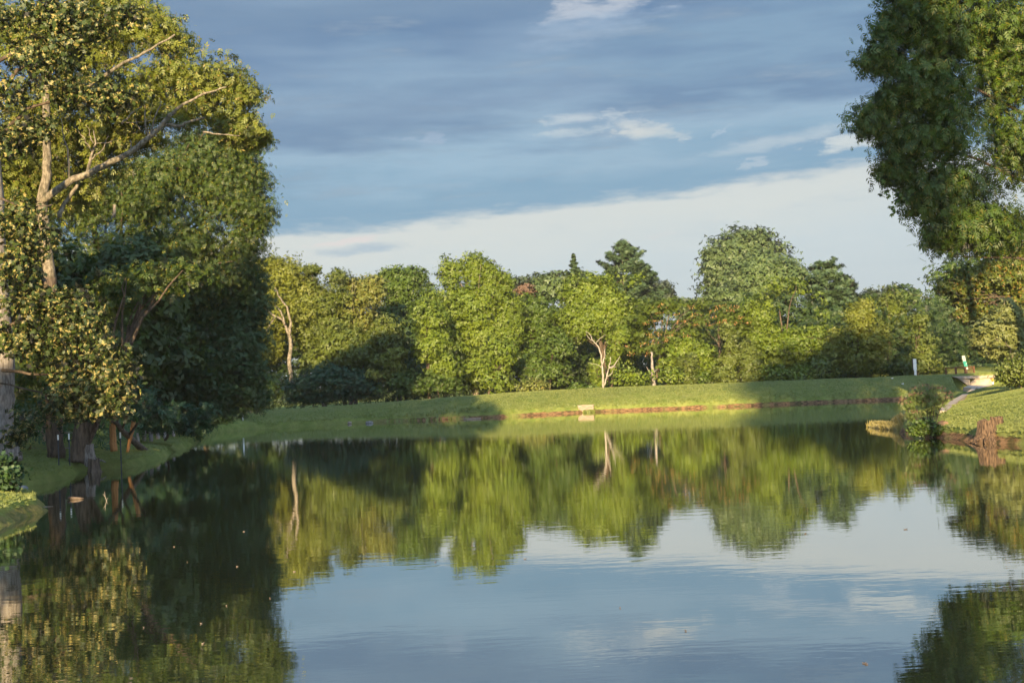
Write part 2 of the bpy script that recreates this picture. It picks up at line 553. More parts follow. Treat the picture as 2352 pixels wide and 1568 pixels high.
def lobes_from(ells, Dm, lobe_r, rng, dens=1.0, depth=0.8, jit=0.16, gap=.30):
    """ells: (px,py,rx,ry[,dD]) ovals measured in the picture, each standing at its own distance"""
    cs, rs = [], []
    for e in ells:
        px, py, rx, ry = e[:4]
        Dd = Dm + (e[4] if len(e) > 4 else 0)
        c = np.array(at(px, py, Dd))
        Rx, Rz = rx * Dd / F, ry * Dd / F
        Ry = max(min(Rx, Rz * 1.3) * depth, lobe_r * .7)
        lr = min(lobe_r, .55 * min(Rx, Rz))
        area = 4 * math.pi * ((Rx * Rz) ** 1.6 / 3 + (Rx * Ry) ** 1.6 / 3 + (Ry * Rz) ** 1.6 / 3) ** (1 / 1.6)
        n = max(4, int(dens * area / (lr * lr * 2.3)))
        d = sphere_dirs(n, rng)
        rr = lr * rng.uniform(.55, 1.35, n)
        R = np.array([Rx, Ry, Rz])
        k = 1 + rng.normal(size=n) * jit
        pos = c + d * np.maximum(R - rr[:, None] * .85, R * .25) * k[:, None]
        cs.append(pos)
        rs.append(rr)
        ne = n // 2
        de = sphere_dirs(ne, rng)
        de = de[de[:, 2] > -.3]
        cs.append(c + de * R * rng.uniform(.98, 1.16, (len(de), 1)))
        rs.append(lr * rng.uniform(.22, .42, len(de)))
        ni = n // 5
        if ni:
            di = sphere_dirs(ni, rng)
            cs.append(c + di * R * rng.uniform(.1, .5, (ni, 1)))
            rs.append(np.full(ni, lr))
    cs, rs = np.concatenate(cs), np.concatenate(rs)
    sc_ = lobe_r * 2.3
    nz_ = vnoise(cs[:, 0] + cs[:, 1] * .6, cs[:, 2] - cs[:, 1] * .35, sc_, 11)
    keep = nz_ > gap
    if keep.sum() < .5 * len(keep):
        keep = rng.uniform(size=len(keep)) < .75
    rs = rs * (.8 + .5 * nz_)
    return cs[keep], rs[keep]


def crown_pts(cs, rs, rng, sprig, per, flat=.6, upb=.25, nz=.55, under=.55):
    """leaf positions and facings: sprigs on each lobe, leaves on each sprig"""
    PP, NN, TT, SS = [], [], [], []
    mid = cs.mean(0)
    ext = np.abs(cs - mid).max(0) + .5
    base_t = rng.uniform(0, 1, len(cs)) * .75
    for c, r, bt in zip(cs, rs, base_t):
        n = max(3, int(3.4 * (r / sprig) ** 2))
        d = sphere_dirs(n, rng)
        keep = rng.uniform(size=n) < np.where(d[:, 2] < -.35, under, 1.0)
        d = d[keep]
        n = len(d)
        sp = c + d * r * np.array([.92, .92, .98]) * rng.uniform(.68, 1.15, (n, 1))
        m = per
        off = rng.normal(size=(n, m, 3)) * sprig * np.array([.62, .62, .62 * flat])
        PP.append((sp[:, None, :] + off).reshape(-1, 3))
        nn = d[:, None, :] * .75 + np.array([0, 0, upb]) + unit(off) * .25 + rng.normal(size=(n, m, 3)) * nz
        NN.append(nn.reshape(-1, 3))
        sv = d * .8 + unit((c - mid) / ext) * .35 + np.array([0, 0, .12])
        SS.append(np.repeat(sv, m, axis=0) + rng.normal(size=(n * m, 3)) * .18)
        tt = bt + rng.uniform(-.15, .35, (n, 1)) + np.zeros((n, m))
        TT.append(tt.ravel())
    return np.concatenate(PP), np.concatenate(NN), np.clip(np.concatenate(TT), 0, 1), np.concatenate(SS)


def limbs(mb, base, r0, cs, rng, k=10, spread=.5, r1=.35):
    """trunk-to-lobe limbs: start part-way up the trunk, bend out to a lobe"""
    base = Vector(base)
    top = Vector(np.mean(cs, 0)) * .5 + Vector(cs[int(np.argmax(cs[:, 2]))]) * .5
    tr = bumpy([base, base.lerp(top, .35), base.lerp(top, .7), top], 3, rng, r0 * .5)
    n = len(tr)
    rad = [r0 * (1.35 if i == 0 else 1) * (1 - .82 * i / (n - 1)) for i in range(n)]
    mb.tube(tr, rad, 8, rng, .08)
    idx = list(range(len(cs)))
    rng.shuffle(idx)
    for j in idx[:k]:
        e = Vector(cs[j])
        f = rng.uniform(.3, .75)
        i0 = int(f * (n - 1))
        s = tr[i0]
        if e.z < s.z - 1:
            continue
        if rng.random() < .5:
            e = e + Vector((rng.uniform(-.3, .3), -rng.uniform(.5, 1.3), .2))
        mid = s.lerp(e, .5) + Vector((0, 0, (e - s).length * .12))
        pts = bumpy([s, mid, e], 3, rng, .12)
        ra = rad[i0] * .5
        mb.tube(pts, [ra * (1 - .8 * q / (len(pts) - 1)) for q in range(len(pts))], 6, rng, .08, cap=False)


def ground_at(x, y):
    return float(height(np.array([x], float), np.array([y], float))[0])


NTREE = [0]


def tree(name, label, cat, Dm, ells, base_px, mat, bark=None, lobe=1.5, sprig=.5, per=9, leaf=.26, tmpl=TRI,
         trunk_r=.22, k=10, dens=1.0, group=None, droop=0.0, extra=None, flat=.6, depth=.8, seed=None, nz=.4,
         crown_name='crown', jit=.17, base_D=None, under=.4, upb=.3, gap=.30):
    NTREE[0] += 1
    sd_ = seed or (100 + NTREE[0] * 7)
    rng = np.random.default_rng(sd_)
    pr = random.Random(sd_)
    bD = base_D or Dm
    bx = at(base_px, 900, bD).x
    g = ground_at(bx, bD)
    root = thing(name, label, cat, (bx, bD, g), group)
    cs, rs = lobes_from(ells, Dm, lobe, rng, dens, depth, jit, gap)
    ok = cs[:, 2] > max(g - .7, .15)
    if ok.sum() > 3:
        cs, rs = cs[ok], rs[ok]
    P, Nn, T, SV = crown_pts(cs, rs, rng, sprig, per, flat=flat, nz=nz, under=under, upb=upb)
    sz = leaf * rng.uniform(.65, 1.3, len(P))
    leaf_object(crown_name, P, Nn, sz, tmpl, T, L[mat], root, rng, droop=droop, soft=SV)
    if trunk_r:
        mb = MB()
        limbs(mb, (bx, bD, g - .15), trunk_r, cs, pr, k)
        mb.build('trunk', bark or BARK, root, smooth=True)
    return root, cs, rs, rng


# ------------------------------------------------------------------ terrain
def W(px, py, z=0.0):
    p = on(px, py, z)
    return (p.x, p.y)


shore_far = [W(*q) for q in [(478, 1000), (500, 992), (600, 984), (700, 978), (850, 970), (1000, 964), (1150, 958), (1345, 947),
                              (1500, 941), (1700, 933), (1900, 924), (2060, 918), (2130, 914), (2185, 913)]]
shore_in = [W(2192, 922), W(2160, 945), W(2120, 962)]
shore_right = [W(2072, 970), W(2060, 985), W(2072, 997), (on(2108, 1000).x, on(2108, 1000).y), W(2150, 1004), W(2200, 1010), W(2252, 1016),
               W(2300, 1018), W(2352, 1022)]
xr, yr = shore_right[-1]
shore_near = [(xr + 3, yr - 4), (xr + 5, yr - 16), (15, 14), (9, 6), (3, 3.5), (-4, 4.0), (-9, 8), (-12.0, 20)]
shore_left = [W(-30, 1225), W(0, 1208), W(50, 1190), W(94, 1163), W(60, 1147), W(15, 1138), W(-40, 1135), W(-45, 1120), W(40, 1118), W(105, 1110),
              W(150, 1097), W(212, 1079), W(300, 1074), W(352, 1058), W(400, 1036), W(440, 1018), W(465, 1008)]
POLY = np.array(shore_far + shore_in + shore_right + shore_near + shore_left)


def resample(P, step=1.2):
    out = []
    rr = np.random.default_rng(3)
    for i in range(len(P)):
        a, b = P[i], P[(i + 1) % len(P)]
        n = max(1, int(np.linalg.norm(b - a) / step))
        for k in range(n):
            q = a + (b - a) * k / n
            if k:
                q = q + rr.normal(size=2) * .13
            out.append(q)
    return np.array(out)


POLYR = resample(POLY)


def signed(x, y):
    """distance to the shore line, negative over the water"""
    sh = x.shape
    px, py = x.ravel(), y.ravel()
    best = np.full(px.shape, 1e9)
    inside = np.zeros(px.shape, bool)
    n = len(POLYR)
    for i in range(n):
        ax, ay = POLYR[i]
        bx, by = POLYR[(i + 1) % n]
        dx, dy = bx - ax, by - ay
        L2 = dx * dx + dy * dy + 1e-9
        tt = np.clip(((px - ax) * dx + (py - ay) * dy) / L2, 0, 1)
        d2 = (px - ax - tt * dx) ** 2 + (py - ay - tt * dy) ** 2
        np.minimum(best, d2, out=best)
        if abs(dy) > 1e-12:
            cond = ((ay > py) != (by > py)) & (px < dx * (py - ay) / dy + ax)
            inside ^= cond
    d = np.sqrt(best)
    d[inside] *= -1
    return d.reshape(sh)


def vnoise(x, y, s, seed=0):
    x, y = x / s, y / s
    xi, yi = np.floor(x), np.floor(y)
    fx, fy = x - xi, y - yi
    fx, fy = fx * fx * (3 - 2 * fx), fy * fy * (3 - 2 * fy)

    def h(a, b):
        v = np.sin(a * 127.1 + b * 311.7 + seed * 74.7) * 43758.5453
        return v - np.floor(v)
    return (h(xi, yi) * (1 - fx) + h(xi + 1, yi) * fx) * (1 - fy) + (h(xi, yi + 1) * (1 - fx) + h(xi + 1, yi + 1) * fx) * fy


def sst(x, a, b):
    k = np.clip((x - a) / (b - a), 0, 1)
    return k * k * (3 - 2 * k)


def height(x, y, d=None):
    if d is None:
        d = signed(x, y)
    dp = np.maximum(d, 0)
    # far dam: crest 5.5 m behind its shore, falling away behind
    crest = 1.22 + (1.80 - 1.22) * sst(x, -20, 4) - .12 * sst(x, 12, 34)
    dam = .34 + (crest - .34) * (1 - np.exp(-dp / 2.6)) / (1 - math.exp(-5.5 / 2.6))
    dam = np.minimum(dam, crest)
    back = sst(d, 9, 16) * (crest - .9) * (1 - sst(x, 30, 36))
    back = back - sst(x, 33, 37) * sst(y, 109, 140) * .85
    dam = dam - back
    # right mound
    mound = .30 + 1.75 * (1 - np.exp(-dp / 6.5))
    # left bank
    left = .28 + .75 * (1 - np.exp(-dp / 4.0)) + .4 * sst(dp, 8, 25)
    near = .3 + .6 * (1 - np.exp(-dp / 1.0))
    wf = sst(y, 72, 84)
    wr = sst(x, 8, 11) * (1 - sst(y, 78, 92))
    wn = 1 - sst(y, 10, 22)
    hgt = left * (1 - wf) + dam * wf
    hgt = hgt * (1 - wr) + mound * wr
    hgt = hgt * (1 - wn) + near * wn
    hgt = hgt + (vnoise(x, y, 3.0, 1) - .5) * .10 * sst(dp, .5, 3) + (vnoise(x, y, .8, 2) - .5) * .05 * sst(dp, .2, 1)
    xl = 30.6 + (y - 88) * .29
    xrr = 33.5 + (y - 88) * .33 + 1.0
    carve = sst(x, xl - .5, xl) * (1 - sst(x, xrr + .6, xrr + 2.5)) * sst(y, 84, 86) * (1 - sst(y, 106.2, 106.5))
    hgt = hgt * (1 - carve) + np.minimum(hgt, .40) * carve
    far_r = np.sqrt(x * x + y * y)
    hgt = hgt + sst(far_r, 150, 420) * 3.0
    dn = d + (vnoise(x, y, .7, 5) - .5) * .22
    bank = sst(dn, -.10, .22)
    under = -.12 - .9 * sst(-d, 0, 4)
    return under * (1 - bank) + hgt * bank


def axis(dense, outer):
    return np.array(sorted(set(np.round(np.concatenate([dense, outer]), 3))))


xs = axis(np.concatenate([np.arange(-32, 46, .3)]), np.array([-2500, -1200, -600, -300, -200, -150, -110, -85, -70, -60, -52, -46, -41, -37, -34, 48, 51, 55, 60, 68, 80, 100, 130, 180, 260, 500, 1200, 2500]))
ys = axis(np.concatenate([np.arange(24, 92, .35), np.arange(92, 118, .16), np.arange(118, 126, .6)]),
          np.array([-2500, -900, -300, -120, -60, -30, -15, -8, -4, 0, 2, 3, 4, 5, 6, 7, 8, 10, 12, 15, 18, 21, 129, 133, 138, 145, 155, 170, 200, 260, 400, 800, 1600, 3500]))
GX, GY = np.meshgrid(xs, ys)
GZ = height(GX, GY)
me = bpy.data.meshes.new('ground')
nx, ny = len(xs), len(ys)
me.vertices.add(nx * ny)
me.vertices.foreach_set('co', np.stack([GX, GY, GZ], -1).astype(np.float32).ravel())
ii = (np.arange(ny - 1)[:, None] * nx + np.arange(nx - 1)[None, :]).ravel()
fc = np.stack([ii, ii + 1, ii + nx + 1, ii + nx], 1).astype(np.int32)
me.loops.add(fc.size)
me.loops.foreach_set('vertex_index', fc.ravel())
me.polygons.add(len(fc))
me.polygons.foreach_set('loop_start', np.arange(0, fc.size, 4, dtype=np.int32))
me.polygons.foreach_set('use_smooth', np.ones(len(fc), bool))
me.update(calc_edges=True)
gm = bpy.data.materials.new('grass_and_soil')
gm.use_nodes = True
q = NT(gm.node_tree)
tcx = q.n('ShaderNodeTexCoord')
geo = q.n('ShaderNodeNewGeometry')
P_ = tcx.outputs['Object']
sp_ = q.n('ShaderNodeSeparateXYZ')
q.l(P_, sp_.inputs[0])
n_big = q.noise(P_, .18, 4, .6)
n_mid = q.noise(P_, 1.3, 4, .6)
n_fin = q.noise(P_, 9, 4, .7)
gcol = q.mix(q.smooth(n_mid, .35, .65), (0.125, 0.160, 0.036, 1), (0.195, 0.215, 0.058, 1))
gcol = q.mix(q.m('MULTIPLY', q.smooth(n_big, .5, .7), .5), gcol, (0.220, 0.210, 0.075, 1))
gcol = q.mix(q.m('MULTIPLY', q.smooth(n_fin, .45, .75), .5), gcol, (0.095, 0.125, 0.030, 1))
soil = q.mix(q.smooth(q.noise(q.mapv(P_, (1, 1, 3)), 3.2, 5, .7), .35, .65), (0.060, 0.036, 0.022, 1), (0.25, 0.145, 0.072, 1))
soil = q.mix(q.m('MULTIPLY', q.smooth(q.noise(P_, 1.1, 3, .6), .52, .62), .7), soil, (0.05, 0.05, 0.018, 1))
zt = q.m('ADD', sp_.outputs[2], q.m('MULTIPLY', q.m('SUBTRACT', n_mid, .5), .22))
sn = q.n('ShaderNodeSeparateXYZ')
q.l(geo.outputs['True Normal'], sn.inputs[0])
bare = q.smooth(q.noise(P_, .35, 3, .6), .34, .50)
low = q.m('MULTIPLY', q.m('SUBTRACT', 1.0, q.smooth(zt, .15, .25)), q.m('ADD', q.m('MULTIPLY', bare, q.smooth(sp_.outputs[0], -15, -5)), .12), clamp=True)
col_ = q.mix(low, gcol, soil)
pb = q.n('ShaderNodeBsdfPrincipled')
q.l(col_, pb.inputs['Base Color'])
pb.inputs['Roughness'].default_value = 1.0
pb.inputs['Specular IOR Level'].default_value = 0.05
bn = q.n('ShaderNodeBump')
bn.inputs['Strength'].default_value = .6
bn.inputs['Distance'].default_value = .08
q.l(q.noise(P_, 5, 5, .7), bn.inputs['Height'])
q.l(bn.outputs[0], pb.inputs['Normal'])
mo = q.n('ShaderNodeOutputMaterial')
q.l(pb.outputs[0], mo.inputs[0])
me.materials.append(gm)
go = bpy.data.objects.new('ground', me)
C.objects.link(go)
tag(go, kind='structure')

# ------------------------------------------------------------------ water
mb = MB()
mb.add([(-60, -2, 0), (60, -2, 0), (60, 118, 0), (-60, 118, 0)], [(0, 1, 2, 3)])
wm = bpy.data.materials.new('pond_water')
wm.use_nodes = True
q = NT(wm.node_tree)
tcx = q.n('ShaderNodeTexCoord')
P_ = tcx.outputs['Object']
h1 = q.noise(q.mapv(P_, (1.0, 2.4, 1)), 1.1, 3, .55)
h2 = q.noise(q.mapv(P_, (1.0, 2.0, 1)), 4.5, 2, .5)
patchy = q.smooth(q.noise(q.mapv(P_, (.05, .16, 1)), 1.0, 2, .5), .38, .66)
hh = q.m('ADD', q.m('MULTIPLY', h1, .55), q.m('MULTIPLY', q.m('MULTIPLY', h2, .16), q.m('ADD', patchy, .25)))
bn = q.n('ShaderNodeBump')
bn.inputs['Strength'].default_value = 1.0
bn.inputs['Distance'].default_value = 0.0026
q.l(hh, bn.inputs['Height'])
gl = q.n('ShaderNodeBsdfGlossy')
gl.inputs['Roughness'].default_value = 0.012
gl.inputs['Color'].default_value = (.97, .97, .95, 1)
q.l(bn.outputs[0], gl.inputs['Normal'])
df = q.n('ShaderNodeBsdfDiffuse')
df.inputs['Color'].default_value = (0.020, 0.026, 0.014, 1)
lw = q.n('ShaderNodeLayerWeight')
lw.inputs[0].default_value = .5
fac = q.m('POWER', lw.outputs['Facing'], 2.0)
ms = q.n('ShaderNodeMixShader')
q.l(fac, ms.inputs[0])
q.l(df.outputs[0], ms.inputs[1])
q.l(gl.outputs[0], ms.inputs[2])
mo = q.n('ShaderNodeOutputMaterial')
q.l(ms.outputs[0], mo.inputs[0])
wo_ = mb.build('water', wm)
tag(wo_, kind='structure')

# ------------------------------------------------------------------ grass (stuff)
def grass(name, n, xr, yr, size, seed, mat='grass', cond=None, label=None, tall=1.0, tmpl=None):
    rng = np.random.default_rng(seed)
    x = rng.uniform(*xr, n)
    y = rng.uniform(*yr, n)
    d = signed(x, y)
    ok = d > .12
    if cond is not None:
        ok &= cond(x, y, d)
    # only what could be seen from round about the camera
    ok &= np.abs(x) < y * .47 + 3
    x, y, d = x[ok], y[ok], d[ok]
    z = height(x, y, d)
    ok = z > .2
    x, y, z, d = x[ok], y[ok], z[ok], d[ok]
    m = len(x)
    P = np.stack([x, y, z + size * .25], 1)
    Nn = rng.normal(size=(m, 3)) * np.array([.4, .4, .3]) + np.array([0, -.35, .8])
    edge = np.exp(-d / .5)
    s = size * rng.uniform(.5, 1.3, m) * (1 + edge * tall)
    tt = np.clip(vnoise(x, y, 2.2, 4) * .8 + rng.uniform(-.2, .3, m), 0, 1)
    return P, Nn, s, tt, rng


GT = np.stack([rot2(THIN[0] * np.array([1, 1.3]), 0), rot2(THIN[0] * np.array([1, 1.3]), .5, 0, .05, .8), rot2(THIN[0] * np.array([1, 1.3]), -.5, 0, -.05, .8)])


def grass_object(name, parts, mat):
    P = np.concatenate([p[0] for p in parts])
    Nn = np.concatenate([p[1] for p in parts])
    s = np.concatenate([p[2] for p in parts])
    tt = np.concatenate([p[3] for p in parts])
    o = leaf_object(name, P, Nn, s, GT, tt, L[mat], None, parts[0][4], droop=-2.2, fold=.05,
                    soft=parts[0][4].normal(size=P.shape) * .22 + np.array([0, -.75, .6]))
    return tag(o, kind='stuff')


gp = [grass('g', 200000, (-40, 42), (98, 124), .12, 1, tall=.9),
      grass('g', 80000, (-26, -8), (26, 70), .08, 2, tall=.8),
      grass('g', 240000, (12, 34), (34, 84), .075, 3, tall=1.0)]
o = grass_object('grass', gp, 'grass')
tag(o, 'short mown green grass covering the dam and the pond banks', 'grass')

# ------------------------------------------------------------------ TREES
exec_trees = True
FAR = 'trees of the wood beyond the dam'


def T(label, Dm, ells, base, mat, **kw):
    kw.setdefault('group', FAR)
    name = kw.pop('name', 'broadleaf_tree')
    return tree(name, label, 'tree', Dm, ells, base, mat, **kw)


# --- the pale forked tree at the left end of the wood
r, cs, rs, rg = T('yellow-green tree with pale forked trunk, leftmost bare-limbed tree beyond the dam', 120,
    [(655, 640, 58, 52), (660, 720, 95, 62, 1), (595, 665, 45, 38), (625, 608, 18, 14), (595, 612, 20, 12), (590, 720, 45, 50, 1),
     (700, 690, 45, 60, 1), (610, 810, 50, 42, 1), (700, 760, 40, 40, 2)], 672, 'yellow', gap=.08, leaf=.19, per=13, sprig=.42, lobe=1.15, trunk_r=0, tmpl=TRI, dens=.9)
mb = MB()
pr = random.Random(5)
pl = lambda pts, Dm: [at(a, b, Dm) for a, b in pts]


def limb(mb, pts, Dm, r0, r1, n=8, sub=4, amp=.05, pr=pr):
    q_ = bumpy(pl(pts, Dm), sub, pr, amp)
    mb.tube(q_, [r0 + (r1 - r0) * i / (len(q_) - 1) for i in range(len(q_))], n, pr, .07)


limb(mb, [(677, 905), (668, 860), (664, 830), (668, 800), (663, 765)], 118.2, .21, .17)
limb(mb, [(663, 768), (650, 735), (625, 722), (600, 700), (585, 690)], 118, .13, .05)
limb(mb, [(664, 768), (668, 740), (660, 705), (640, 680), (632, 660)], 118, .14, .04)
limb(mb, [(655, 745), (645, 715), (632, 700)], 117.8, .10, .04)
limb(mb, [(600, 702), (592, 690), (586, 672)], 117.8, .06, .03)
limb(mb, [(632, 727), (620, 745), (612, 760)], 117.8, .07, .03)
mb.build('trunk', BARKL, r, smooth=True)

T('straw-yellow thin-topped tree right of the pale forked tree', 121,
  [(740, 690, 60, 40), (775, 640, 22, 20), (716, 622, 14, 10), (730, 760, 60, 60), (780, 780, 50, 60), (700, 650, 22, 12)], 745, 'olive', leaf=.19, per=12, sprig=.4, lobe=1.0, trunk_r=.2, bark=BARKL, dens=.85)
T('pale straw-coloured airy tree before the squarish dark-topped one', 122,
  [(810, 690, 60, 44), (850, 680, 32, 30), (815, 655, 30, 16), (858, 650, 20, 12), (820, 760, 60, 60)], 815, 'straw', leaf=.22, sprig=.4, lobe=.95, trunk_r=.18, bark=BARKL, dens=.8)
T('mid-green tree with flat square top, between the straw tree and the tallest light one', 132,
  [(920, 660, 56, 44), (870, 650, 26, 18), (955, 640, 22, 24), (895, 635, 22, 18), (920, 740, 75, 60), (985, 690, 24, 36)], 915, 'mid', leaf=.22, per=13, sprig=.46, lobe=1.3)
T('tall light green tree with twin round tops left of the middle', 119,
  [(1035, 628, 28, 42), (1088, 622, 30, 38), (1128, 640, 22, 34), (1160, 660, 22, 34), (1080, 700, 100, 52), (1085, 780, 110, 58), (1010, 740, 50, 46), (1150, 760, 50, 60),
   (1090, 850, 80, 50), (1180, 720, 26, 44)], 1090, 'bright', leaf=.19, sprig=.42, per=14, lobe=1.2, trunk_r=.28, bark=BARKL)
T('yellow-green leaning leafy tree in front, just left of the twin-topped tree', 114,
  [(985, 735, 48, 40), (990, 800, 55, 44), (960, 775, 28, 34), (1020, 850, 40, 40)], 985, 'bright', leaf=.19, sprig=.4, per=13, lobe=1.0, trunk_r=.16)
T('low bright green leafy tree at the foot of the twin-topped tree', 113,
  [(1125, 850, 48, 34), (1150, 815, 38, 34), (1085, 875, 36, 26), (1150, 885, 30, 18)], 1120, 'bright', leaf=.25, sprig=.4, lobe=.9, trunk_r=.12)
T('olive green tree in the shaded gap above the sumac thicket', 119,
  [(800, 800, 70, 46), (850, 820, 44, 36), (740, 840, 50, 30), (890, 770, 40, 46)], 800, 'olive', leaf=.25, sprig=.42, lobe=1.1, trunk_r=.18)
T('thin yellow sapling in front of the dark gap', 113.5,
  [(915, 815, 18, 14), (885, 835, 26, 14), (905, 850, 24, 12), (870, 862, 26, 12)], 912, 'yellow', leaf=.24, sprig=.35, lobe=.7, trunk_r=.06, name='sapling', dens=.8)
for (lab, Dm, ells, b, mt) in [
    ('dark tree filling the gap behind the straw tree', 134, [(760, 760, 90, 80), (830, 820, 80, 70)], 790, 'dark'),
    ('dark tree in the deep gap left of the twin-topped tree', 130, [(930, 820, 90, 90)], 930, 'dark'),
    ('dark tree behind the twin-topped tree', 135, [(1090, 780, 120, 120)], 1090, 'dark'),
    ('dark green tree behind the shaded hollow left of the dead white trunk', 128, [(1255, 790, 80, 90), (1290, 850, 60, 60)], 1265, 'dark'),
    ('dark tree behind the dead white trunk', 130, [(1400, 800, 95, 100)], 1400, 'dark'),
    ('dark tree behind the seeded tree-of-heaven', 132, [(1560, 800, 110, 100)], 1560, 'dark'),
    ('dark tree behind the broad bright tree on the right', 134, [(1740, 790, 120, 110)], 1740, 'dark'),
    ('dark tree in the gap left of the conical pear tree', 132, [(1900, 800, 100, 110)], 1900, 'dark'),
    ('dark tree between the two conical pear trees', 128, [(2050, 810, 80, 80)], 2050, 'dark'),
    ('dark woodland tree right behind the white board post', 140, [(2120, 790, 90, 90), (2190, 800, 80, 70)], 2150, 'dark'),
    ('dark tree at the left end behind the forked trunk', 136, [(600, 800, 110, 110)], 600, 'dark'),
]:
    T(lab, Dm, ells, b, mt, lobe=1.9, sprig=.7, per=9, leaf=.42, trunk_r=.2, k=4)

T('mid-green rounded tree between the twin-topped tree and the shaded hollow', 121,
  [(1230, 730, 46, 44), (1215, 700, 30, 22), (1262, 760, 40, 44), (1240, 820, 50, 44), (1195, 790, 28, 50)], 1235, 'mid', leaf=.19, sprig=.42, per=14, lobe=1.1)
T('shaded dark green tree beside the ivy-covered trunk', 117,
  [(1260, 860, 60, 36), (1290, 800, 40, 40), (1225, 850, 30, 40)], 1262, 'mid', leaf=.19, sprig=.42, per=14, lobe=1.0, trunk_r=.14)
T('broad bright yellow-green tree directly above the dead white trunk', 119,
  [(1330, 672, 46, 42), (1385, 665, 34, 34), (1345, 730, 70, 48), (1455, 668, 36, 40), (1415, 712, 60, 44), (1465, 730, 40, 40), (1325, 770, 40, 22), (1430, 770, 44, 34), (1430, 820, 26, 34)],
  1405, 'bright', leaf=.19, sprig=.42, per=14, lobe=1.15, trunk_r=.26)
T('slim ivy-covered trunk left of the dead white trunk', 114, [(1372, 872, 14, 30), (1366, 845, 11, 18), (1376, 888, 14, 16)], 1372, 'bright', leaf=.2, sprig=.3, lobe=.5, trunk_r=.14, name='ivy_covered_trunk')
T('leaning ivy-covered trunk right above the dead white trunk', 115, [(1415, 800, 15, 34), (1408, 835, 11, 24), (1428, 770, 20, 24)], 1404, 'bright', leaf=.2, sprig=.3, lobe=.55, trunk_r=.14, name='ivy_covered_trunk')

# dead white tree
DW = 110
b = at(1387, 897, DW)
r = thing('dead_tree', 'bare dead white-barked tree with forked twigs standing on the dam', 'tree', (b.x, DW, ground_at(b.x, DW)), FAR)
mb = MB()
limb(mb, [(1387, 904), (1385, 870), (1383, 840), (1381, 815), (1374, 795), (1362, 782), (1352, 765), (1345, 762)], DW, .10, .02)
mb.build('trunk', BARKW, r, smooth=True)
for nm, pts, r0, r1 in [
    ('limb', [(1383, 838), (1388, 822), (1390, 800)], .08, .03), ('limb', [(1388, 885), (1394, 862), (1399, 845), (1402, 820)], .08, .03),
    ('limb', [(1399, 845), (1412, 838), (1424, 818)], .07, .02), ('limb', [(1395, 865), (1404, 858), (1408, 850)], .05, .02),
    ('limb', [(1366, 785), (1354, 778), (1347, 768)], .05, .015), ('limb', [(1400, 846), (1412, 842), (1416, 843)], .04, .015),
    ('limb', [(1369, 788), (1380, 775), (1392, 768)], .04, .01), ('limb', [(1382, 845), (1374, 838), (1350, 832)], .03, .01)]:
    m2 = MB()
    limb(m2, pts, DW - .05, r0, r1, 6)
    m2.build(nm, BARKW, r, smooth=True)

# layered tree with orange seed clusters (two of them)
def heaven(label, Dm, layers, base, seedpts, trunk=None):
    r, cs, rs, rg = T(label, Dm, layers, base, 'locust', leaf=.34, sprig=.5, lobe=.9, trunk_r=.16, tmpl=PINN, flat=.35, upb=.7, droop=.25, per=6, name='tree_of_heaven', depth=1.2)
    rg = np.random.default_rng(Dm * 3)
    for (a, b_) in seedpts:
        c = np.array(at(a, b_, Dm - 2.2 + rg.uniform(-.6, .6)))
        m = 22
        P = c + rg.normal(size=(m, 3)) * np.array([.20, .2, .10])
        leaf_object('seed_cluster', P, rg.normal(size=(m, 3)) + np.array([0, -.8, .2]), rg.uniform(.08, .17, m), KITE, rg.uniform(0, 1, m), L['seeds'], r, rg, droop=1)
    return r


heaven('layered tree with orange seed clusters right of the broad bright tree', 116,
       [(1510, 705, 50, 15), (1560, 700, 50, 16), (1500, 735, 60, 16), (1560, 740, 50, 15), (1500, 770, 62, 17), (1560, 770, 50, 15), (1480, 800, 46, 17), (1530, 805, 50, 16), (1600, 700, 30, 14), (1590, 740, 34, 26)],
       1498, [(1500, 737), (1512, 718), (1553, 722), (1527, 738), (1560, 740), (1572, 738), (1515, 765), (1530, 782), (1500, 785), (1542, 768), (1478, 790), (1492, 770), (1488, 812), (1595, 722), (1580, 770), (1440, 795), (1448, 812), (1600, 745), (1585, 705), (1484, 742), (1520, 700)])
heaven('layered tree with orange seed clusters behind the left columnar trees', 118,
       [(1660, 715, 56, 18), (1640, 745, 60, 18), (1690, 735, 50, 17), (1620, 775, 46, 17), (1700, 760, 40, 18), (1600, 800, 40, 20)], 1650,
       [(1632, 712), (1648, 705), (1662, 700), (1690, 705), (1678, 712), (1640, 728), (1620, 735), (1606, 725), (1655, 740), (1668, 738), (1690, 745), (1700, 730), (1625, 700), (1632, 745), (1712, 742)])
# broken snag
b = at(1498, 862, 112)
r = thing('broken_snag', 'short broken dead trunk standing below the seeded tree', 'tree', (b.x, 112, ground_at(b.x, 112)))
mb = MB()
limb(mb, [(1503, 895), (1500, 865), (1498, 835), (1496, 808)], 112, .20, .07)
mb.build('trunk', BARKG, r, smooth=True)
m2 = MB()
limb(m2, [(1500, 862), (1490, 850), (1485, 842)], 111.8, .06, .02, 6)
limb(m2, [(1501, 856), (1510, 848)], 111.8, .05, .02, 6)
m2.build('limb', BARKG, r, smooth=True)

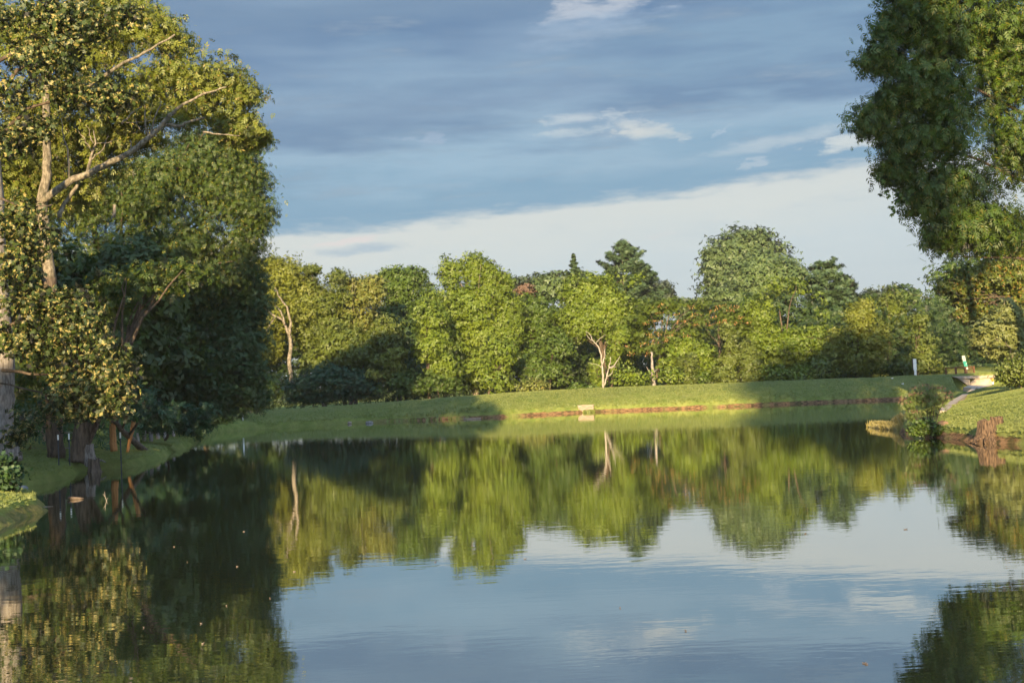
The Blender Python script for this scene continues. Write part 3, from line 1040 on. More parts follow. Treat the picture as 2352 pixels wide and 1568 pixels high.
T('green leafy tree to the right of the broken dead trunk', 115, [(1560, 800, 44, 30), (1590, 830, 44, 30), (1545, 840, 30, 24)], 1565, 'bright', leaf=.24, sprig=.4, lobe=.9, trunk_r=.14)
T('slim columnar dark-green tree right of the broken dead trunk', 113, [(1575, 865, 26, 26), (1580, 835, 22, 22), (1572, 880, 26, 16)], 1576, 'olive', leaf=.16, sprig=.3, lobe=.6, per=12, trunk_r=.1, name='columnar_tree')
T('tall columnar tree with rounded top before the seeded tree', 113, [(1672, 775, 26, 34), (1672, 820, 32, 40), (1668, 865, 36, 30)], 1670, 'olive', leaf=.17, sprig=.32, lobe=.7, per=12, trunk_r=.12, name='columnar_tree')
T('shorter columnar tree close by the left side of the broad bright tree', 112.5, [(1722, 830, 26, 34), (1722, 868, 30, 24), (1715, 800, 16, 20)], 1720, 'olive', leaf=.17, sprig=.32, lobe=.7, per=12, trunk_r=.1, name='columnar_tree')
T('leafy green tree left of the tall columnar tree', 114, [(1620, 850, 32, 34), (1610, 815, 28, 26)], 1618, 'bright', leaf=.2, sprig=.38, lobe=.8, trunk_r=.1)
T('broad bright green tree with domed top right of the middle', 118,
  [(1800, 672, 56, 34), (1820, 720, 84, 48), (1760, 715, 50, 44), (1850, 700, 40, 34), (1800, 790, 95, 56), (1750, 760, 40, 50), (1870, 760, 40, 44), (1820, 850, 80, 34)], 1805, 'bright', leaf=.19, sprig=.42, per=14, lobe=1.15, trunk_r=.28)
T('huge hazy dark dome tree rising behind the right of the wood', 210,
  [(1700, 590, 70, 62), (1715, 560, 34, 30), (1650, 640, 46, 60), (1640, 600, 24, 30), (1770, 590, 50, 40), (1740, 552, 24, 20)], 1700, 'hazy', leaf=.5, sprig=1.0, lobe=2.6, trunk_r=.5, k=4)
T('great silvery-green round tree in front of the hazy dark dome', 190,
  [(1715, 640, 80, 58), (1760, 640, 78, 56), (1700, 690, 84, 44), (1800, 660, 60, 50), (1830, 625, 28, 26)], 1740, 'silver', leaf=.42, sprig=.9, lobe=2.2, trunk_r=.5, k=4)


def conifer(label, Dm, px, top, bottom, half, mat='pine', name='pine_tree', whorls=11, droop=0, base_D=None, taper=1.0, bottom_base=None, group=FAR, sp=.5, leaf=.34, seed=1):
    rng = np.random.default_rng(seed)
    g0 = at(px, top, Dm)
    z1 = g0.z
    z0 = at(px, bottom, Dm).z
    R = half * Dm / F
    gx = g0.x
    g = ground_at(gx, Dm)
    root = thing(name, label, 'tree', (gx, Dm, g), group)
    cs, rs = [], []
    mb = MB()
    pr_ = random.Random(seed)
    mb.tube(bumpy([(gx, Dm, g - .2), (gx + .1, Dm, (g + z1) / 2), (gx, Dm, z1)], 4, pr_, .06), [R * .07 * (1 - .9 * i / 8) for i in range(9)], 7, pr_, .05)
    PP, NN, TT = [], [], []
    for wv in range(whorls):
        f = (wv + .5) / whorls
        z = z0 + (z1 - z0) * f
        rad = R * (1 - f) ** (.75 * taper) * rng.uniform(.85, 1.12)
        nb = int(6 + 3 * (1 - f))
        for k_ in range(nb):
            a = rng.uniform(0, 2 * math.pi)
            rr = rad * rng.uniform(.6, 1.2)
            tip = np.array([gx + math.cos(a) * rr, Dm + math.sin(a) * rr, z + rr * (.22 - droop) + rng.uniform(-.3, .3)])
            st = np.array([gx, Dm, z - rr * .06])
            mb.tube([st, (st + tip) / 2 + np.array([0, 0, -.1 * rr]), tip], [.07, .05, .02], 4, cap=False)
            m = max(5, int(rr / (sp * .55)))
            for j in range(m):
                ff = .25 + .78 * (j + 1) / m
                c = st + (tip - st) * ff + np.array([0, 0, -.1 * rr * 4 * ff * (1 - ff)])
                n_ = 20
                wd = sp * (1.0 - .6 * ff)
                off = rng.normal(size=(n_, 3)) * np.array([wd, wd, wd * .33])
                PP.append(c + off)
                NN.append(np.array([math.cos(a) * .5, math.sin(a) * .5, .8]) + rng.normal(size=(n_, 3)) * .5)
                TT.append(np.full(n_, rng.uniform(0, 1)))
    P, Nn, Tt = map(np.concatenate, (PP, NN, TT))
    leaf_object('crown', P, Nn, leaf * rng.uniform(.6, 1.3, len(P)), NEED, Tt, L[mat], root, rng)
    mb.build('trunk', BARK, root, smooth=True)
    return root


conifer('large broad dark pine rising above the wood in the middle', 180, 1428, 556, 720, 100, whorls=14, sp=.5, leaf=.5, seed=11, taper=.8)
conifer('dark conifer shoulder tree just right of the large pine', 185, 1478, 610, 740, 52, whorls=11, sp=.5, leaf=.5, seed=12, mat='pine', taper=.6)
conifer('small thin spruce tip left of the large pine', 180, 1317, 584, 650, 30, whorls=13, sp=.13, leaf=.26, seed=13, name='spruce_tree', droop=.3, taper=1.7)
conifer('grey-green pine right of the great silvery tree', 150, 1895, 600, 790, 74, whorls=12, sp=.55, leaf=.45, seed=14, mat='pine', taper=.5)
conifer('second grey-green pine standing behind the conical pear tree', 155, 1940, 632, 800, 54, whorls=11, sp=.55, leaf=.45, seed=15, mat='pine', taper=.6)
for (lab, Dm, ells, b, mt, nm) in [
    ('grey hazy round tree right below the large pine', 230, [(1518, 672, 30, 26), (1500, 700, 36, 30), (1540, 700, 22, 22)], 1515, 'grey', 'broadleaf_tree'),
    ('low far grey tree in the sky gap left of the great silvery tree', 260, [(1568, 704, 26, 14), (1590, 712, 26, 16)], 1575, 'grey', 'broadleaf_tree'),
    ('dark hazy tree left of the small spruce tip', 175, [(1250, 665, 46, 36), (1290, 660, 34, 32)], 1260, 'hazy', 'broadleaf_tree'),
    ('dark hazy tree below the small spruce tip', 178, [(1325, 655, 30, 30), (1360, 690, 40, 40)], 1335, 'hazy', 'broadleaf_tree'),
    ('greyish far tree just right of the twin-topped tree', 180, [(1200, 660, 26, 26), (1180, 690, 26, 36)], 1198, 'grey', 'broadleaf_tree'),
    ('rusty brown dying treetop among the dark trees', 150, [(1206, 678, 9, 14)], 1206, 'rust', 'dying_tree'),
    ('far hazy treetops right of the grey-green pines', 230, [(2010, 690, 30, 26), (2040, 685, 30, 24)], 2020, 'grey', 'broadleaf_tree'),
    ('far dark tree at the right end of the sky gap', 200, [(1985, 680, 26, 36), (2070, 690, 40, 30)], 2000, 'dark', 'broadleaf_tree'),
]:
    T(lab, Dm, ells, b, mt, name=nm, lobe=1.7, sprig=.7, per=9, leaf=.5, trunk_r=.2, k=3)
T('light yellow-green conical pear tree left of the white board post', 113,
  [(1975, 735, 34, 40), (1972, 780, 58, 44), (1960, 830, 72, 44), (1985, 705, 20, 18), (1925, 800, 30, 36), (2020, 790, 28, 40)], 1968, 'yellow', leaf=.16, sprig=.34, lobe=.8, per=13, trunk_r=.18, name='conical_tree', depth=.95)
T('olive rounded treetop rising behind the two pear trees', 124, [(2045, 700, 36, 36), (2040, 745, 50, 40), (2075, 760, 36, 40)], 2045, 'olive', leaf=.22, sprig=.44, lobe=1.0, per=11)
T('smaller conical pear tree directly behind the white board post', 112,
  [(2108, 740, 24, 26), (2110, 785, 36, 38), (2112, 830, 44, 34), (2080, 840, 26, 26)], 2110, 'olive', leaf=.17, sprig=.34, lobe=.8, per=13, trunk_r=.14, name='conical_tree')
T('mid-green woodland tree rising at the right edge behind the railing', 150,
  [(2130, 670, 56, 36), (2200, 650, 66, 50), (2280, 650, 70, 60), (2180, 720, 80, 50), (2280, 740, 80, 60)], 2200, 'mid', leaf=.34, sprig=.65, lobe=1.5)
T('dark lower tree behind the railing and the street sign', 146, [(2200, 795, 60, 48), (2160, 820, 36, 30), (2260, 800, 60, 44)], 2200, 'dark', leaf=.34, sprig=.6, lobe=1.2)
T('mid-green tree beyond the right edge of the wood', 140, [(2380, 700, 80, 90), (2420, 800, 90, 80)], 2390, 'mid', leaf=.38, sprig=.7, lobe=1.6)
# bushes along the foot of the wood
B = 'bushes along the foot of the wood'
for (lab, Dm, ells, b, mt, tm, lf) in [
    ('blue-green sumac thicket left of the pale forked trunk', 115, [(620, 890, 50, 30), (600, 915, 50, 18)], 615, 'mid', PINN, .34),
    ('dark blue-green sumac thicket in front of the forked trunk', 113.5, [(700, 890, 50, 30), (745, 870, 48, 34), (720, 915, 60, 14)], 715, 'blue', PINN, .36),
    ('dark blue-green sumac thicket right of the forked trunk', 114, [(800, 880, 50, 34), (850, 885, 44, 28), (830, 905, 60, 14)], 815, 'blue', PINN, .36),
    ('rounded green bush in the shade left of the low bright tree', 113, [(915, 880, 44, 30), (955, 890, 36, 22), (900, 900, 40, 14)], 920, 'mid', PINN, .32),
    ('green bush touching the foot of the low bright tree', 112.5, [(1000, 880, 40, 28), (1040, 890, 30, 20)], 1010, 'mid', PINN, .30),
    ('pale yellow-green rounded bush on the edge of the dam', 111, [(1225, 892, 34, 16), (1240, 888, 22, 14)], 1230, 'straw', KITE, .22),
    ('small green bush left of the ivy-covered trunk', 111, [(1328, 895, 16, 10), (1345, 898, 10, 6)], 1332, 'mid', BROAD, .22),
    ('low leafy green bush right beside the dead white trunk', 112, [(1430, 875, 34, 22), (1470, 872, 30, 22), (1440, 860, 20, 20)], 1445, 'bright', BROAD, .22),
    ('low leafy green bush under the broken dead trunk', 112, [(1520, 872, 30, 20), (1545, 865, 24, 22)], 1528, 'bright', BROAD, .22),
    ('dark low bush between the two columnar trees', 113.5, [(1625, 872, 26, 18), (1605, 870, 20, 18)], 1615, 'mid', BROAD, .22),
    ('bushy green undergrowth under the broad domed tree', 112, [(1770, 862, 34, 22), (1810, 865, 34, 18), (1850, 862, 30, 18)], 1805, 'bright', BROAD, .22),
    ('olive bush between the domed tree and the conical pear tree', 112, [(1890, 845, 30, 28), (1880, 862, 36, 14)], 1885, 'olive', BROAD, .2),
    ('low green bush just left of the white board post', 113, [(2045, 850, 28, 18), (2065, 855, 20, 14)], 2052, 'mid', BROAD, .22),
    ('small green bush right of the white board post', 114, [(2140, 855, 16, 9), (2155, 850, 12, 8)], 2145, 'olive', BROAD, .2),
]:
    tree('bush', lab, 'bush', Dm, ells, b, mt, lobe=.8, sprig=.42, per=9 if tm is not PINN else 7, leaf=lf, tmpl=tm, trunk_r=.05, k=6, group=B,
         flat=.4 if tm is PINN else .6, crown_name='foliage', upb=.5 if tm is PINN else .25)

# --- right side
T('silvery pale willow overhanging the grass behind the right mound', 70,
  [(2290, 770, 52, 48), (2330, 750, 50, 60), (2310, 800, 50, 34), (2265, 790, 30, 26), (2345, 810, 30, 30)], 2345, 'willow', leaf=.2, sprig=.36, lobe=.8, per=11, trunk_r=.18, bark=BARKL, name='willow_tree', droop=.8, group=None)
tree('bush', 'olive-green bush at the right edge behind the grassy mound', 'bush', 64, [(2340, 846, 36, 26), (2380, 840, 50, 40), (2318, 862, 20, 14), (2345, 870, 36, 14)], 2345, 'olive',
     lobe=.7, sprig=.34, per=11, leaf=.16, tmpl=KITE, trunk_r=.05, k=6, crown_name='foliage')
T('sunlit tree with turning orange leaves at the right edge behind the mound', 80,
  [(2240, 640, 60, 34), (2300, 640, 70, 60), (2190, 665, 36, 14), (2270, 705, 60, 34), (2340, 700, 60, 60), (2240, 725, 40, 18), (2360, 600, 60, 60), (2210, 690, 34, 12)], 2420, 'autumn',
  leaf=.2, sprig=.42, lobe=.85, tmpl=TRI, trunk_r=.25, k=14, group=None)

# big near ash on the right: its trunk stands just outside the picture on the mound
r, cs, rs, rg = T('big dark green ash tree hanging in from the top right corner', 55,
  [(2180, 70, 150, 90), (2040, 60, 40, 40), (2020, 140, 42, 26), (2140, 200, 110, 80), (2010, 280, 52, 40), (2080, 330, 70, 44), (2200, 300, 110, 90), (2180, 430, 90, 60), (2120, 460, 40, 50),
   (2230, 520, 90, 60), (2180, 545, 60, 26), (2310, 120, 80, 160, 1), (2310, 350, 80, 130, 1), (2290, 530, 60, 50, 1), (2440, 120, 100, 120, 1), (2050, 230, 30, 22), (2060, 395, 30, 18), (2300, -60, 150, 90), (2130, -30, 110, 60)],
  2520, 'ash', leaf=.42, sprig=.42, lobe=.85, per=7, tmpl=PLAN, trunk_r=0, droop=.9, name='ash_tree', group=None, base_D=57, gap=.2, dens=1.0, under=.8, flat=.9, jit=.22)
mb = MB()
bx = r.location
pr = random.Random(9)
trunk = bumpy([(bx.x, 57, bx.z - .2), (bx.x - .1, 57, 6), (bx.x - .8, 56.5, 12), (bx.x - 1.6, 56, 19)], 4, pr, .06)
mb.tube(trunk, [.42 - .3 * i / (len(trunk) - 1) for i in range(len(trunk))], 10, pr, .06)
for (e, s) in [((2180, 120), 9), ((2030, 130), 8), ((2000, 290), 6), ((2120, 480), 5), ((2180, 590), 4), ((2300, 60), 10)]:
    a = trunk[s]
    b = at(e[0], e[1], 55)
    q_ = bumpy([a, a.lerp(b, .5) + Vector((0, 0, .4)), b], 5, pr, .06)
    mb.tube(q_, [.10 - .09 * i / (len(q_) - 1) for i in range(len(q_))], 6, pr, .08, cap=False)
mb.build('trunk', BARK, r, smooth=True)
# the thin twig with sparse leaves
P, Nn, Tt = [], [], []
rg = np.random.default_rng(44)
for (a, b_) in [((2090, 440), (2020, 412)), ((2085, 455), (2030, 440)), ((2070, 450), (2048, 480))]:
    for f in np.linspace(0, 1, 16):
        c = np.array(at(a[0] + (b_[0] - a[0]) * f, a[1] + (b_[1] - a[1]) * f + 5 * math.sin(f * 9), 54.4))
        P.append(c + rg.normal(size=(2, 3)) * .09)
        Nn.append(rg.normal(size=(2, 3)) + np.array([0, -.3, .5]))
        Tt.append(np.full(2, .9))
P, Nn, Tt = map(np.concatenate, (P, Nn, Tt))
leaf_object('hanging_twig', P, Nn, rg.uniform(.12, .26, len(P)), FAN, Tt, L['ash'], r, rg, droop=.5)

# --- left side: sunlit tree with the great pale limb
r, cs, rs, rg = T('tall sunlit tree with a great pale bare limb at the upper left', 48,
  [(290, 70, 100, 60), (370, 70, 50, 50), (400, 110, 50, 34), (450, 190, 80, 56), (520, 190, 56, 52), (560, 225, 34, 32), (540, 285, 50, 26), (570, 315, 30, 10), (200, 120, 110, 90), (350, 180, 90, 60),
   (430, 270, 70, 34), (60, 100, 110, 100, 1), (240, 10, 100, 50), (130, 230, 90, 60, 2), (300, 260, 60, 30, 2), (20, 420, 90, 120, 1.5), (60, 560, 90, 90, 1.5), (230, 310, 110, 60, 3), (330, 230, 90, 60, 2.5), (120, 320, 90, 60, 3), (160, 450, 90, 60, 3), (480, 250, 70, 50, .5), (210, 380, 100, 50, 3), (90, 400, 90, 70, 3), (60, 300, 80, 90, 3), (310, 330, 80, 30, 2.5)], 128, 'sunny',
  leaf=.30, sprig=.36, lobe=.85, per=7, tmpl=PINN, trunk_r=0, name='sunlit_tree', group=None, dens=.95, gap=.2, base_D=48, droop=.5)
mb = MB()
pr = random.Random(21)
g = ground_at(r.location.x, 48)
limb(mb, [(116, 640), (104, 560), (96, 460), (108, 400), (107, 340), (106, 250), (112, 130), (120, 0), (130, -80)], 48, .23, .07, 12, 4, .03)
mb.build('trunk', BARKL, r, smooth=True)
mb = MB()
limb(mb, [(128, 1056), (124, 980), (122, 900), (119, 760), (116, 638)], 48, .32, .235, 12, 4, .03)
mb.build('shaded_lower_trunk', BARK, r, smooth=True)  # darker bark paints in the shade on the lower trunk
for nm, pts, r0, r1, n_ in [
    ('great_limb', [(97, 462), (158, 418), (211, 395), (270, 366), (303, 346), (346, 313), (385, 272), (395, 262)], .17, .09, 9),
    ('lower_limb', [(138, 500), (142, 478), (160, 452), (178, 424)], .11, .08, 8),
    ('upper_limb', [(180, 220), (224, 185), (273, 152), (330, 122), (402, 80)], .11, .04, 7),
    ('limb', [(375, 285), (410, 290), (440, 278), (470, 270)], .09, .04, 6),
    ('limb', [(395, 262), (420, 240), (470, 215), (520, 200)], .08, .03, 6),
    ('limb', [(200, 398), (208, 365), (220, 330), (215, 300)], .09, .02, 6),
    ('limb', [(303, 346), (298, 322)], .06, .03, 6),
    ('limb', [(340, 318), (334, 280), (331, 240)], .06, .015, 6),
    ('limb', [(220, 330), (250, 328), (270, 315)], .03, .01, 5),
    ('limb', [(211, 350), (195, 320), (180, 300)], .03, .01, 5),
    ('limb', [(160, 415), (156, 350), (146, 310), (140, 270)], .06, .015, 6),
    ('limb', [(345, 312), (352, 280), (370, 240), (365, 225)], .05, .012, 6),
    ('limb', [(280, 285), (300, 262), (325, 245)], .06, .02, 5),
    ('limb', [(290, 282), (335, 280), (380, 270)], .02, .01, 5),
    ('limb', [(208, 368), (235, 345), (250, 312)], .04, .012, 5),
    ('limb', [(155, 335), (140, 330), (160, 300)], .025, .01, 5),
    ('limb', [(466, 303), (500, 308), (550, 312)], .05, .02, 5),
    ('limb', [(215, 330), (205, 310), (200, 285)], .03, .01, 5),
    ('limb', [(330, 290), (345, 265), (350, 235)], .02, .008, 5),
    ('limb', [(322, 300), (310, 270), (315, 250)], .02, .008, 5)]:
    m2 = MB()
    limb(m2, pts, 46.6 if 'great' not in nm else 46.4, r0 * .8, r1 * .8, n_, 4, .035)
    sub = nm == 'limb' and pts[0][0] > 150 and pts[0][1] < 420
    o = m2.build('twig' if sub else nm, BARKL, GREAT if sub else r, smooth=True)
    if nm == 'great_limb':
        GREAT = o

r, cs, rs, rg = T('massive dark walnut tree filling the upper left bank down to the pond', 76,
  [(450, 400, 130, 80), (500, 370, 90, 50), (520, 470, 90, 80), (570, 440, 50, 60), (590, 505, 36, 44), (560, 560, 44, 50), (470, 560, 110, 70), (330, 480, 110, 90), (240, 560, 110, 90), (380, 600, 110, 70), (230, 470, 120, 60), (330, 410, 90, 40), (200, 520, 90, 90), (560, 610, 44, 50), (510, 640, 80, 50), (400, 660, 110, 60), (260, 640, 110, 70), (120, 560, 110, 90, 3), (40, 450, 110, 110, 5), (150, 700, 110, 80, 3),
   (575, 400, 24, 24), (560, 335, 40, 30), (480, 330, 70, 30), (100, 640, 110, 90, 2)], 300, 'walnut', leaf=.31, sprig=.50, lobe=1.25, per=13, tmpl=PINN, trunk_r=.45, k=16, name='walnut_tree', group=None, dens=1.15, gap=.12, base_D=79, droop=.7)
m2 = MB()
limb(m2, [(172, 640), (170, 610), (172, 590)], 71, .14, .08)
m2.build('limb', BARKL, r, smooth=True)
m2 = MB()
limb(m2, [(263, 470), (262, 500)], 71, .09, .09)
m2.build('limb', BARKL, r, smooth=True)
T('dark drooping locust tree hanging low over the left end of the pond', 77,
  [(470, 690, 110, 60), (540, 720, 50, 60), (400, 760, 120, 70), (520, 800, 76, 80), (570, 850, 26, 60), (450, 860, 110, 60), (540, 900, 50, 40), (585, 915, 14, 28), (330, 830, 110, 80), (480, 920, 50, 26), (390, 910, 70, 40), (550, 640, 30, 26), (560, 780, 60, 60), (500, 950, 50, 22), (300, 900, 90, 50), (350, 960, 60, 24), (590, 690, 26, 60), (450, 970, 30, 12), (580, 880, 26, 60)],
  370, 'deep', leaf=.31, sprig=.50, lobe=1.2, per=13, tmpl=PINN, trunk_r=.3, k=12, name='locust_tree', group=None, dens=1.1, gap=.15, base_D=82, droop=.5, flat=.35, upb=.6)
T('low blue-green branchy shrub overhanging the water at the left bank', 61,
  [(425, 950, 60, 28), (395, 972, 60, 26), (450, 982, 30, 20), (345, 965, 50, 26)], 375, 'blue', leaf=.34, sprig=.36, lobe=.6, per=7, tmpl=PINN, trunk_r=.08, name='shrub', group=None, flat=.35, upb=.7, droop=.4, base_D=65)
T('small sprig of orange-yellow leaves at the edge of the dark walnut tree', 40,
  [(572, 612, 9, 16), (580, 600, 9, 9)], 560, 'autumn', leaf=.16, sprig=.16, lobe=.22, per=9, tmpl=FAN, trunk_r=0, name='sprig_of_leaves', group=None) if False else None
# leafy middle storey between and behind
T('leafy green maple standing behind the oak on the left bank', 47.5,
  [(300, 660, 90, 50), (230, 700, 80, 60), (410, 640, 80, 34), (150, 760, 110, 80), (60, 860, 90, 90)], 175, 'walnut', leaf=.30, sprig=.38, lobe=.8, per=7, tmpl=PINN, trunk_r=.25, k=8, name='maple_tree', group=None, dens=1.1, gap=.15, base_D=47.5)
T('dark drooping foliage tree over the two trunks on the left bank', 46.5,
  [(200, 950, 60, 24), (150, 930, 60, 36), (290, 925, 60, 34), (340, 950, 40, 20)], 330, 'blue', leaf=.3, sprig=.36, lobe=.6, per=7, tmpl=PINN, trunk_r=.16, k=6, name='locust_tree', group=None, dens=.8, base_D=55, flat=.35)

# foreground oak at the left edge
r, cs, rs, rg = T('grey-trunked oak at the left edge with large pale sunlit leaves', 40,
  [(60, 50, 100, 50), (110, 130, 80, 50), (200, 70, 80, 40), (150, 210, 110, 40), (60, 220, 90, 50), (260, 230, 60, 30), (280, 40, 40, 26), (150, 30, 60, 30), (30, 330, 50, 30), (80, 300, 50, 24),
   (30, 500, 70, 46), (70, 560, 60, 40), (30, 620, 60, 60), (60, 700, 70, 50), (150, 700, 60, 34), (190, 740, 60, 50), (40, 780, 50, 34), (110, 800, 70, 50), (230, 820, 70, 50), (270, 860, 50, 40),
   (60, 870, 60, 50), (180, 890, 80, 46), (100, 950, 60, 40), (260, 920, 46, 26), (40, 1000, 30, 30), (200, 940, 70, 24)], -8, 'oak',
  leaf=.17, sprig=.26, lobe=.46, per=9, tmpl=OAK, trunk_r=0, name='oak_tree', group=None, dens=.46, base_D=42, nz=.7, flat=.8, jit=.2, under=.8)
mb = MB()
pr = random.Random(31)
limb(mb, [(14, 1062), (4, 1020), (0, 960), (4, 900), (8, 820), (0, 700), (-10, 500), (-20, 300), (-20, 100), (-10, -100)], 42, .5, .16, 14, 4, .02)
mb.build('trunk', BARKG, r, smooth=True)
for pts, r0, r1 in [([(-15, 330), (60, 250), (150, 225), (240, 245)], .09, .02), ([(-20, 250), (40, 160), (60, 155)], .10, .05), ([(-15, 450), (60, 480), (120, 470)], .05, .02),
                    ([(0, 760), (70, 720), (150, 735), (220, 760)], .07, .02), ([(4, 850), (90, 860), (200, 850), (270, 850)], .07, .015), ([(-20, 150), (80, 90), (220, 60), (280, 40)], .08, .02),
                    ([(0, 640), (50, 610), (100, 560)], .05, .02), ([(0, 880), (90, 900), (140, 940), (160, 975)], .04, .01)]:
    m2 = MB()
    limb(m2, pts, 40.3, r0 * .8, r1 * .8, 6, 4, .05)
    m2.build('limb', BARK, r, smooth=True)
# dark shrub at the foot of the oak
tree('shrub', 'dark leafy shrub at the left edge below the oak trunk', 'shrub', 31, [(0, 1080, 40, 34), (15, 1100, 26, 36), (0, 1130, 26, 24)], 0, 'deep', leaf=.12, sprig=.16, lobe=.3, per=8, tmpl=BROAD, trunk_r=.03, k=6, crown_name='foliage')

# --- trunks on the left bank
def trunk_thing(name, label, pts, Dm, r0, r1, mat, cat='tree', group=None, sides=12, rough=.08):
    b = at(*pts[0], Dm)
    r = thing(name, label, cat, (b.x, Dm, ground_at(b.x, Dm)), group)
    m = MB()
    p_ = random.Random(int(pts[0][0]))
    limb(m, pts, Dm, r0, r1, sides, 4, .02, p_)
    m.build('trunk', mat, r, smooth=True)
    return r


trunk_thing('bare_trunk', 'stout leaning brown trunk between the dark trunk and the stumps', [(176, 1062), (178, 1030), (184, 990), (190, 950), (196, 900)], 46.6, .27, .20, BARK)
trunk_thing('bare_trunk', 'trunk coloured orange as if sunlit among the waterside posts', [(262, 1036), (260, 1010), (258, 990), (256, 940)], 50, .14, .11, BARKO)
trunk_thing('bare_trunk', 'thin leaning trunk coloured orange as if sunlit, right of the thicker one', [(292, 1040), (298, 1010), (304, 990), (310, 940)], 52, .06, .09, BARKO)
pr = random.Random(77)
for i, (px, py, hgt, rr, wh) in enumerate([(330, 1030, 60, .09, 'short'), (346, 1028, 70, .08, 'knobbly'), (362, 1024, 52, .09, 'thick'), (378, 1020, 50, .08, 'slim'), (398, 1014, 40, .08, 'low'), (316, 1036, 60, .07, 'crooked')]):
    Dd = on(px, py, .2).y + 1.0
    trunk_thing('waterside_post', '%s grey-brown post number %s from the orange trunk along the dark left shore' % (wh, ['second', 'third', 'fourth', 'fifth', 'last', 'first'][i]),
                [(px, py + 12), (px + 1, py - hgt * .4), (px + pr.uniform(-3, 3), py - hgt * .7)], Dd, rr * 1.3, rr, BARKG, cat='post', group='posts along the dark left shore', sides=8)


def stump(label, px, py, Dm, rad, hgt, mat, top_mat, seed, broken=.25, roots=6):
    p_ = random.Random(seed)
    c = at(px, py, Dm)
    g = ground_at(c.x, Dm)
    g = max(min(g, .25), -.15)
    r = thing('tree_stump', label, 'stump', (c.x, Dm, g))
    m = MB()
    n, rings = 28, 9
    vs, fs = [], []
    ph = [p_.uniform(0, 6) for _ in range(4)]
    for j in range(rings + 1):
        f = j / rings
        for k in range(n):
            a = 2 * math.pi * k / n
            flare = 1 + .55 * (1 - f) ** 3 * (1 + .5 * math.sin(a * 4 + ph[0]))
            rr = rad * flare * (1 + .10 * math.sin(a * 7 + ph[1]) + .05 * math.sin(a * 13 + ph[2])) * (1 - .10 * f)
            z = f * hgt
            if j == rings:
                z += broken * hgt * (.5 * math.sin(a * 2 + ph[3]) + .3 * math.sin(a * 5 + ph[2]) + p_.uniform(-.12, .1))
            vs.append((c.x + math.cos(a) * rr, Dm + math.sin(a) * rr, g + z - .1 * (j == 0)))
    for j in range(rings):
        for k in range(n):
            k2 = (k + 1) % n
            fs.append((j * n + k, j * n + k2, (j + 1) * n + k2, (j + 1) * n + k))
    vs.append((c.x, Dm, g + hgt * .8))
    fs += [(rings * n + k, rings * n + (k + 1) % n, len(vs) - 1) for k in range(n)]
    m.add(vs, fs)
    m.build('stump_body', mat, r)
    for k in range(roots):
        a = 2 * math.pi * k / roots + p_.uniform(-.3, .3)
        ln = rad * p_.uniform(1.2, 2.4)
        m = MB()
        d = Vector((math.cos(a), math.sin(a), 0))
        s0 = Vector((c.x, Dm, g + hgt * .18)) + d * rad * .8
        e = s0 + d * ln + Vector((0, 0, -hgt * .16))
        q_ = bumpy([s0, s0.lerp(e, .5) + Vector((0, 0, .03)), e], 3, p_, .04)
        m.tube(q_, [rad * .26 * (1 - .75 * i / (len(q_) - 1)) for i in range(len(q_))], 7, p_, .12)
        m.build('root', mat, r, smooth=True)
    return r


stump('cut grey stump with ragged side standing in the shallows on the left bank', 216, 1068, 46.2, .20, .62, BARK, BARKG, 4, .1, 4)
stump('flat-topped pale cut stump just behind the ragged one', 200, 1046, 47.6, .24, .70, BARKG, BARKG, 6, .05, 3)
stump('rotten reddish-brown stump at the water on the right bank', 2268, 1005, 40.3, .27, .66, STUMP, STUMP, 8, .14, 7)
# second half and outstretched root of the big stump
c = at(2300, 1000, 40.6)
r = thing('tree_root', 'gnarled brown root stretching along the water right of the rotten stump', 'root', (c.x, 40.6, 0))
m = MB()
pr = random.Random(3)
limb(m, [(2286, 1006), (2306, 998), (2325, 994), (2346, 1002), (2365, 1008)], 40.3, .13, .06, 8, 3, .03)
limb(m, [(2310, 1008), (2332, 996), (2340, 984)], 40.5, .10, .04, 8, 3, .03)
m.build('root', STUMP, r, smooth=True)
stump('decayed half stump leaning behind the rotten stump', 2290, 990, 41.2, .20, .50, STUMP, STUMP, 12, .05, 3)
stump('small wooden stub standing in the grass at the right edge', 2330, 972, 42.5, .05, .30, STUMP, STUMP, 14, .3, 0)

# elder shrub on the right point
r, cs, rs, rg = T('tall elder shrub with brown-red flower heads on the right point', 45,
  [(2125, 905, 36, 20), (2110, 920, 40, 24), (2145, 920, 34, 24), (2115, 950, 30, 20), (2085, 932, 18, 10), (2170, 915, 16, 12), (2135, 950, 26, 16), (2115, 985, 18, 12), (2092, 958, 10, 8)], 2128, 'elder',
  leaf=.17, sprig=.13, lobe=.2, per=4, tmpl=PLAN, trunk_r=0, name='elder_shrub', group=None, droop=1.8, dens=.30, gap=.36, base_D=45)
m = MB()
pr = random.Random(8)
for e in [(2125, 900), (2100, 925), (2150, 905), (2168, 915), (2085, 935), (2112, 945), (2140, 930), (2095, 960)]:
    limb(m, [(2130 + pr.uniform(-5, 5), 1000), ((2130 + e[0]) / 2 + 2, 965), e], 45, .022, .008, 5, 3, .03)
m.build('stems', BARK, r, smooth=True)
rg = np.random.default_rng(4)
for (a, b_) in [(2104, 890), (2126, 885), (2142, 892), (2163, 890), (2095, 905), (2180, 902), (2113, 902), (2078, 925), (2150, 905), (2128, 908), (2175, 912), (2092, 925), (2132, 922), (2100, 945)]:
    c = np.array(at(a, b_, 44.6 + rg.uniform(-.4, .3)))
    leaf_object('flower_head', c + rg.normal(size=(60, 3)) * np.array([.12, .10, .035]), rg.normal(size=(60, 3)) * .6 + np.array([0, -.3, .8]),
                rg.uniform(.025, .06, 60), KITE, rg.uniform(0, 1, 60), L['flower'], r, rg)
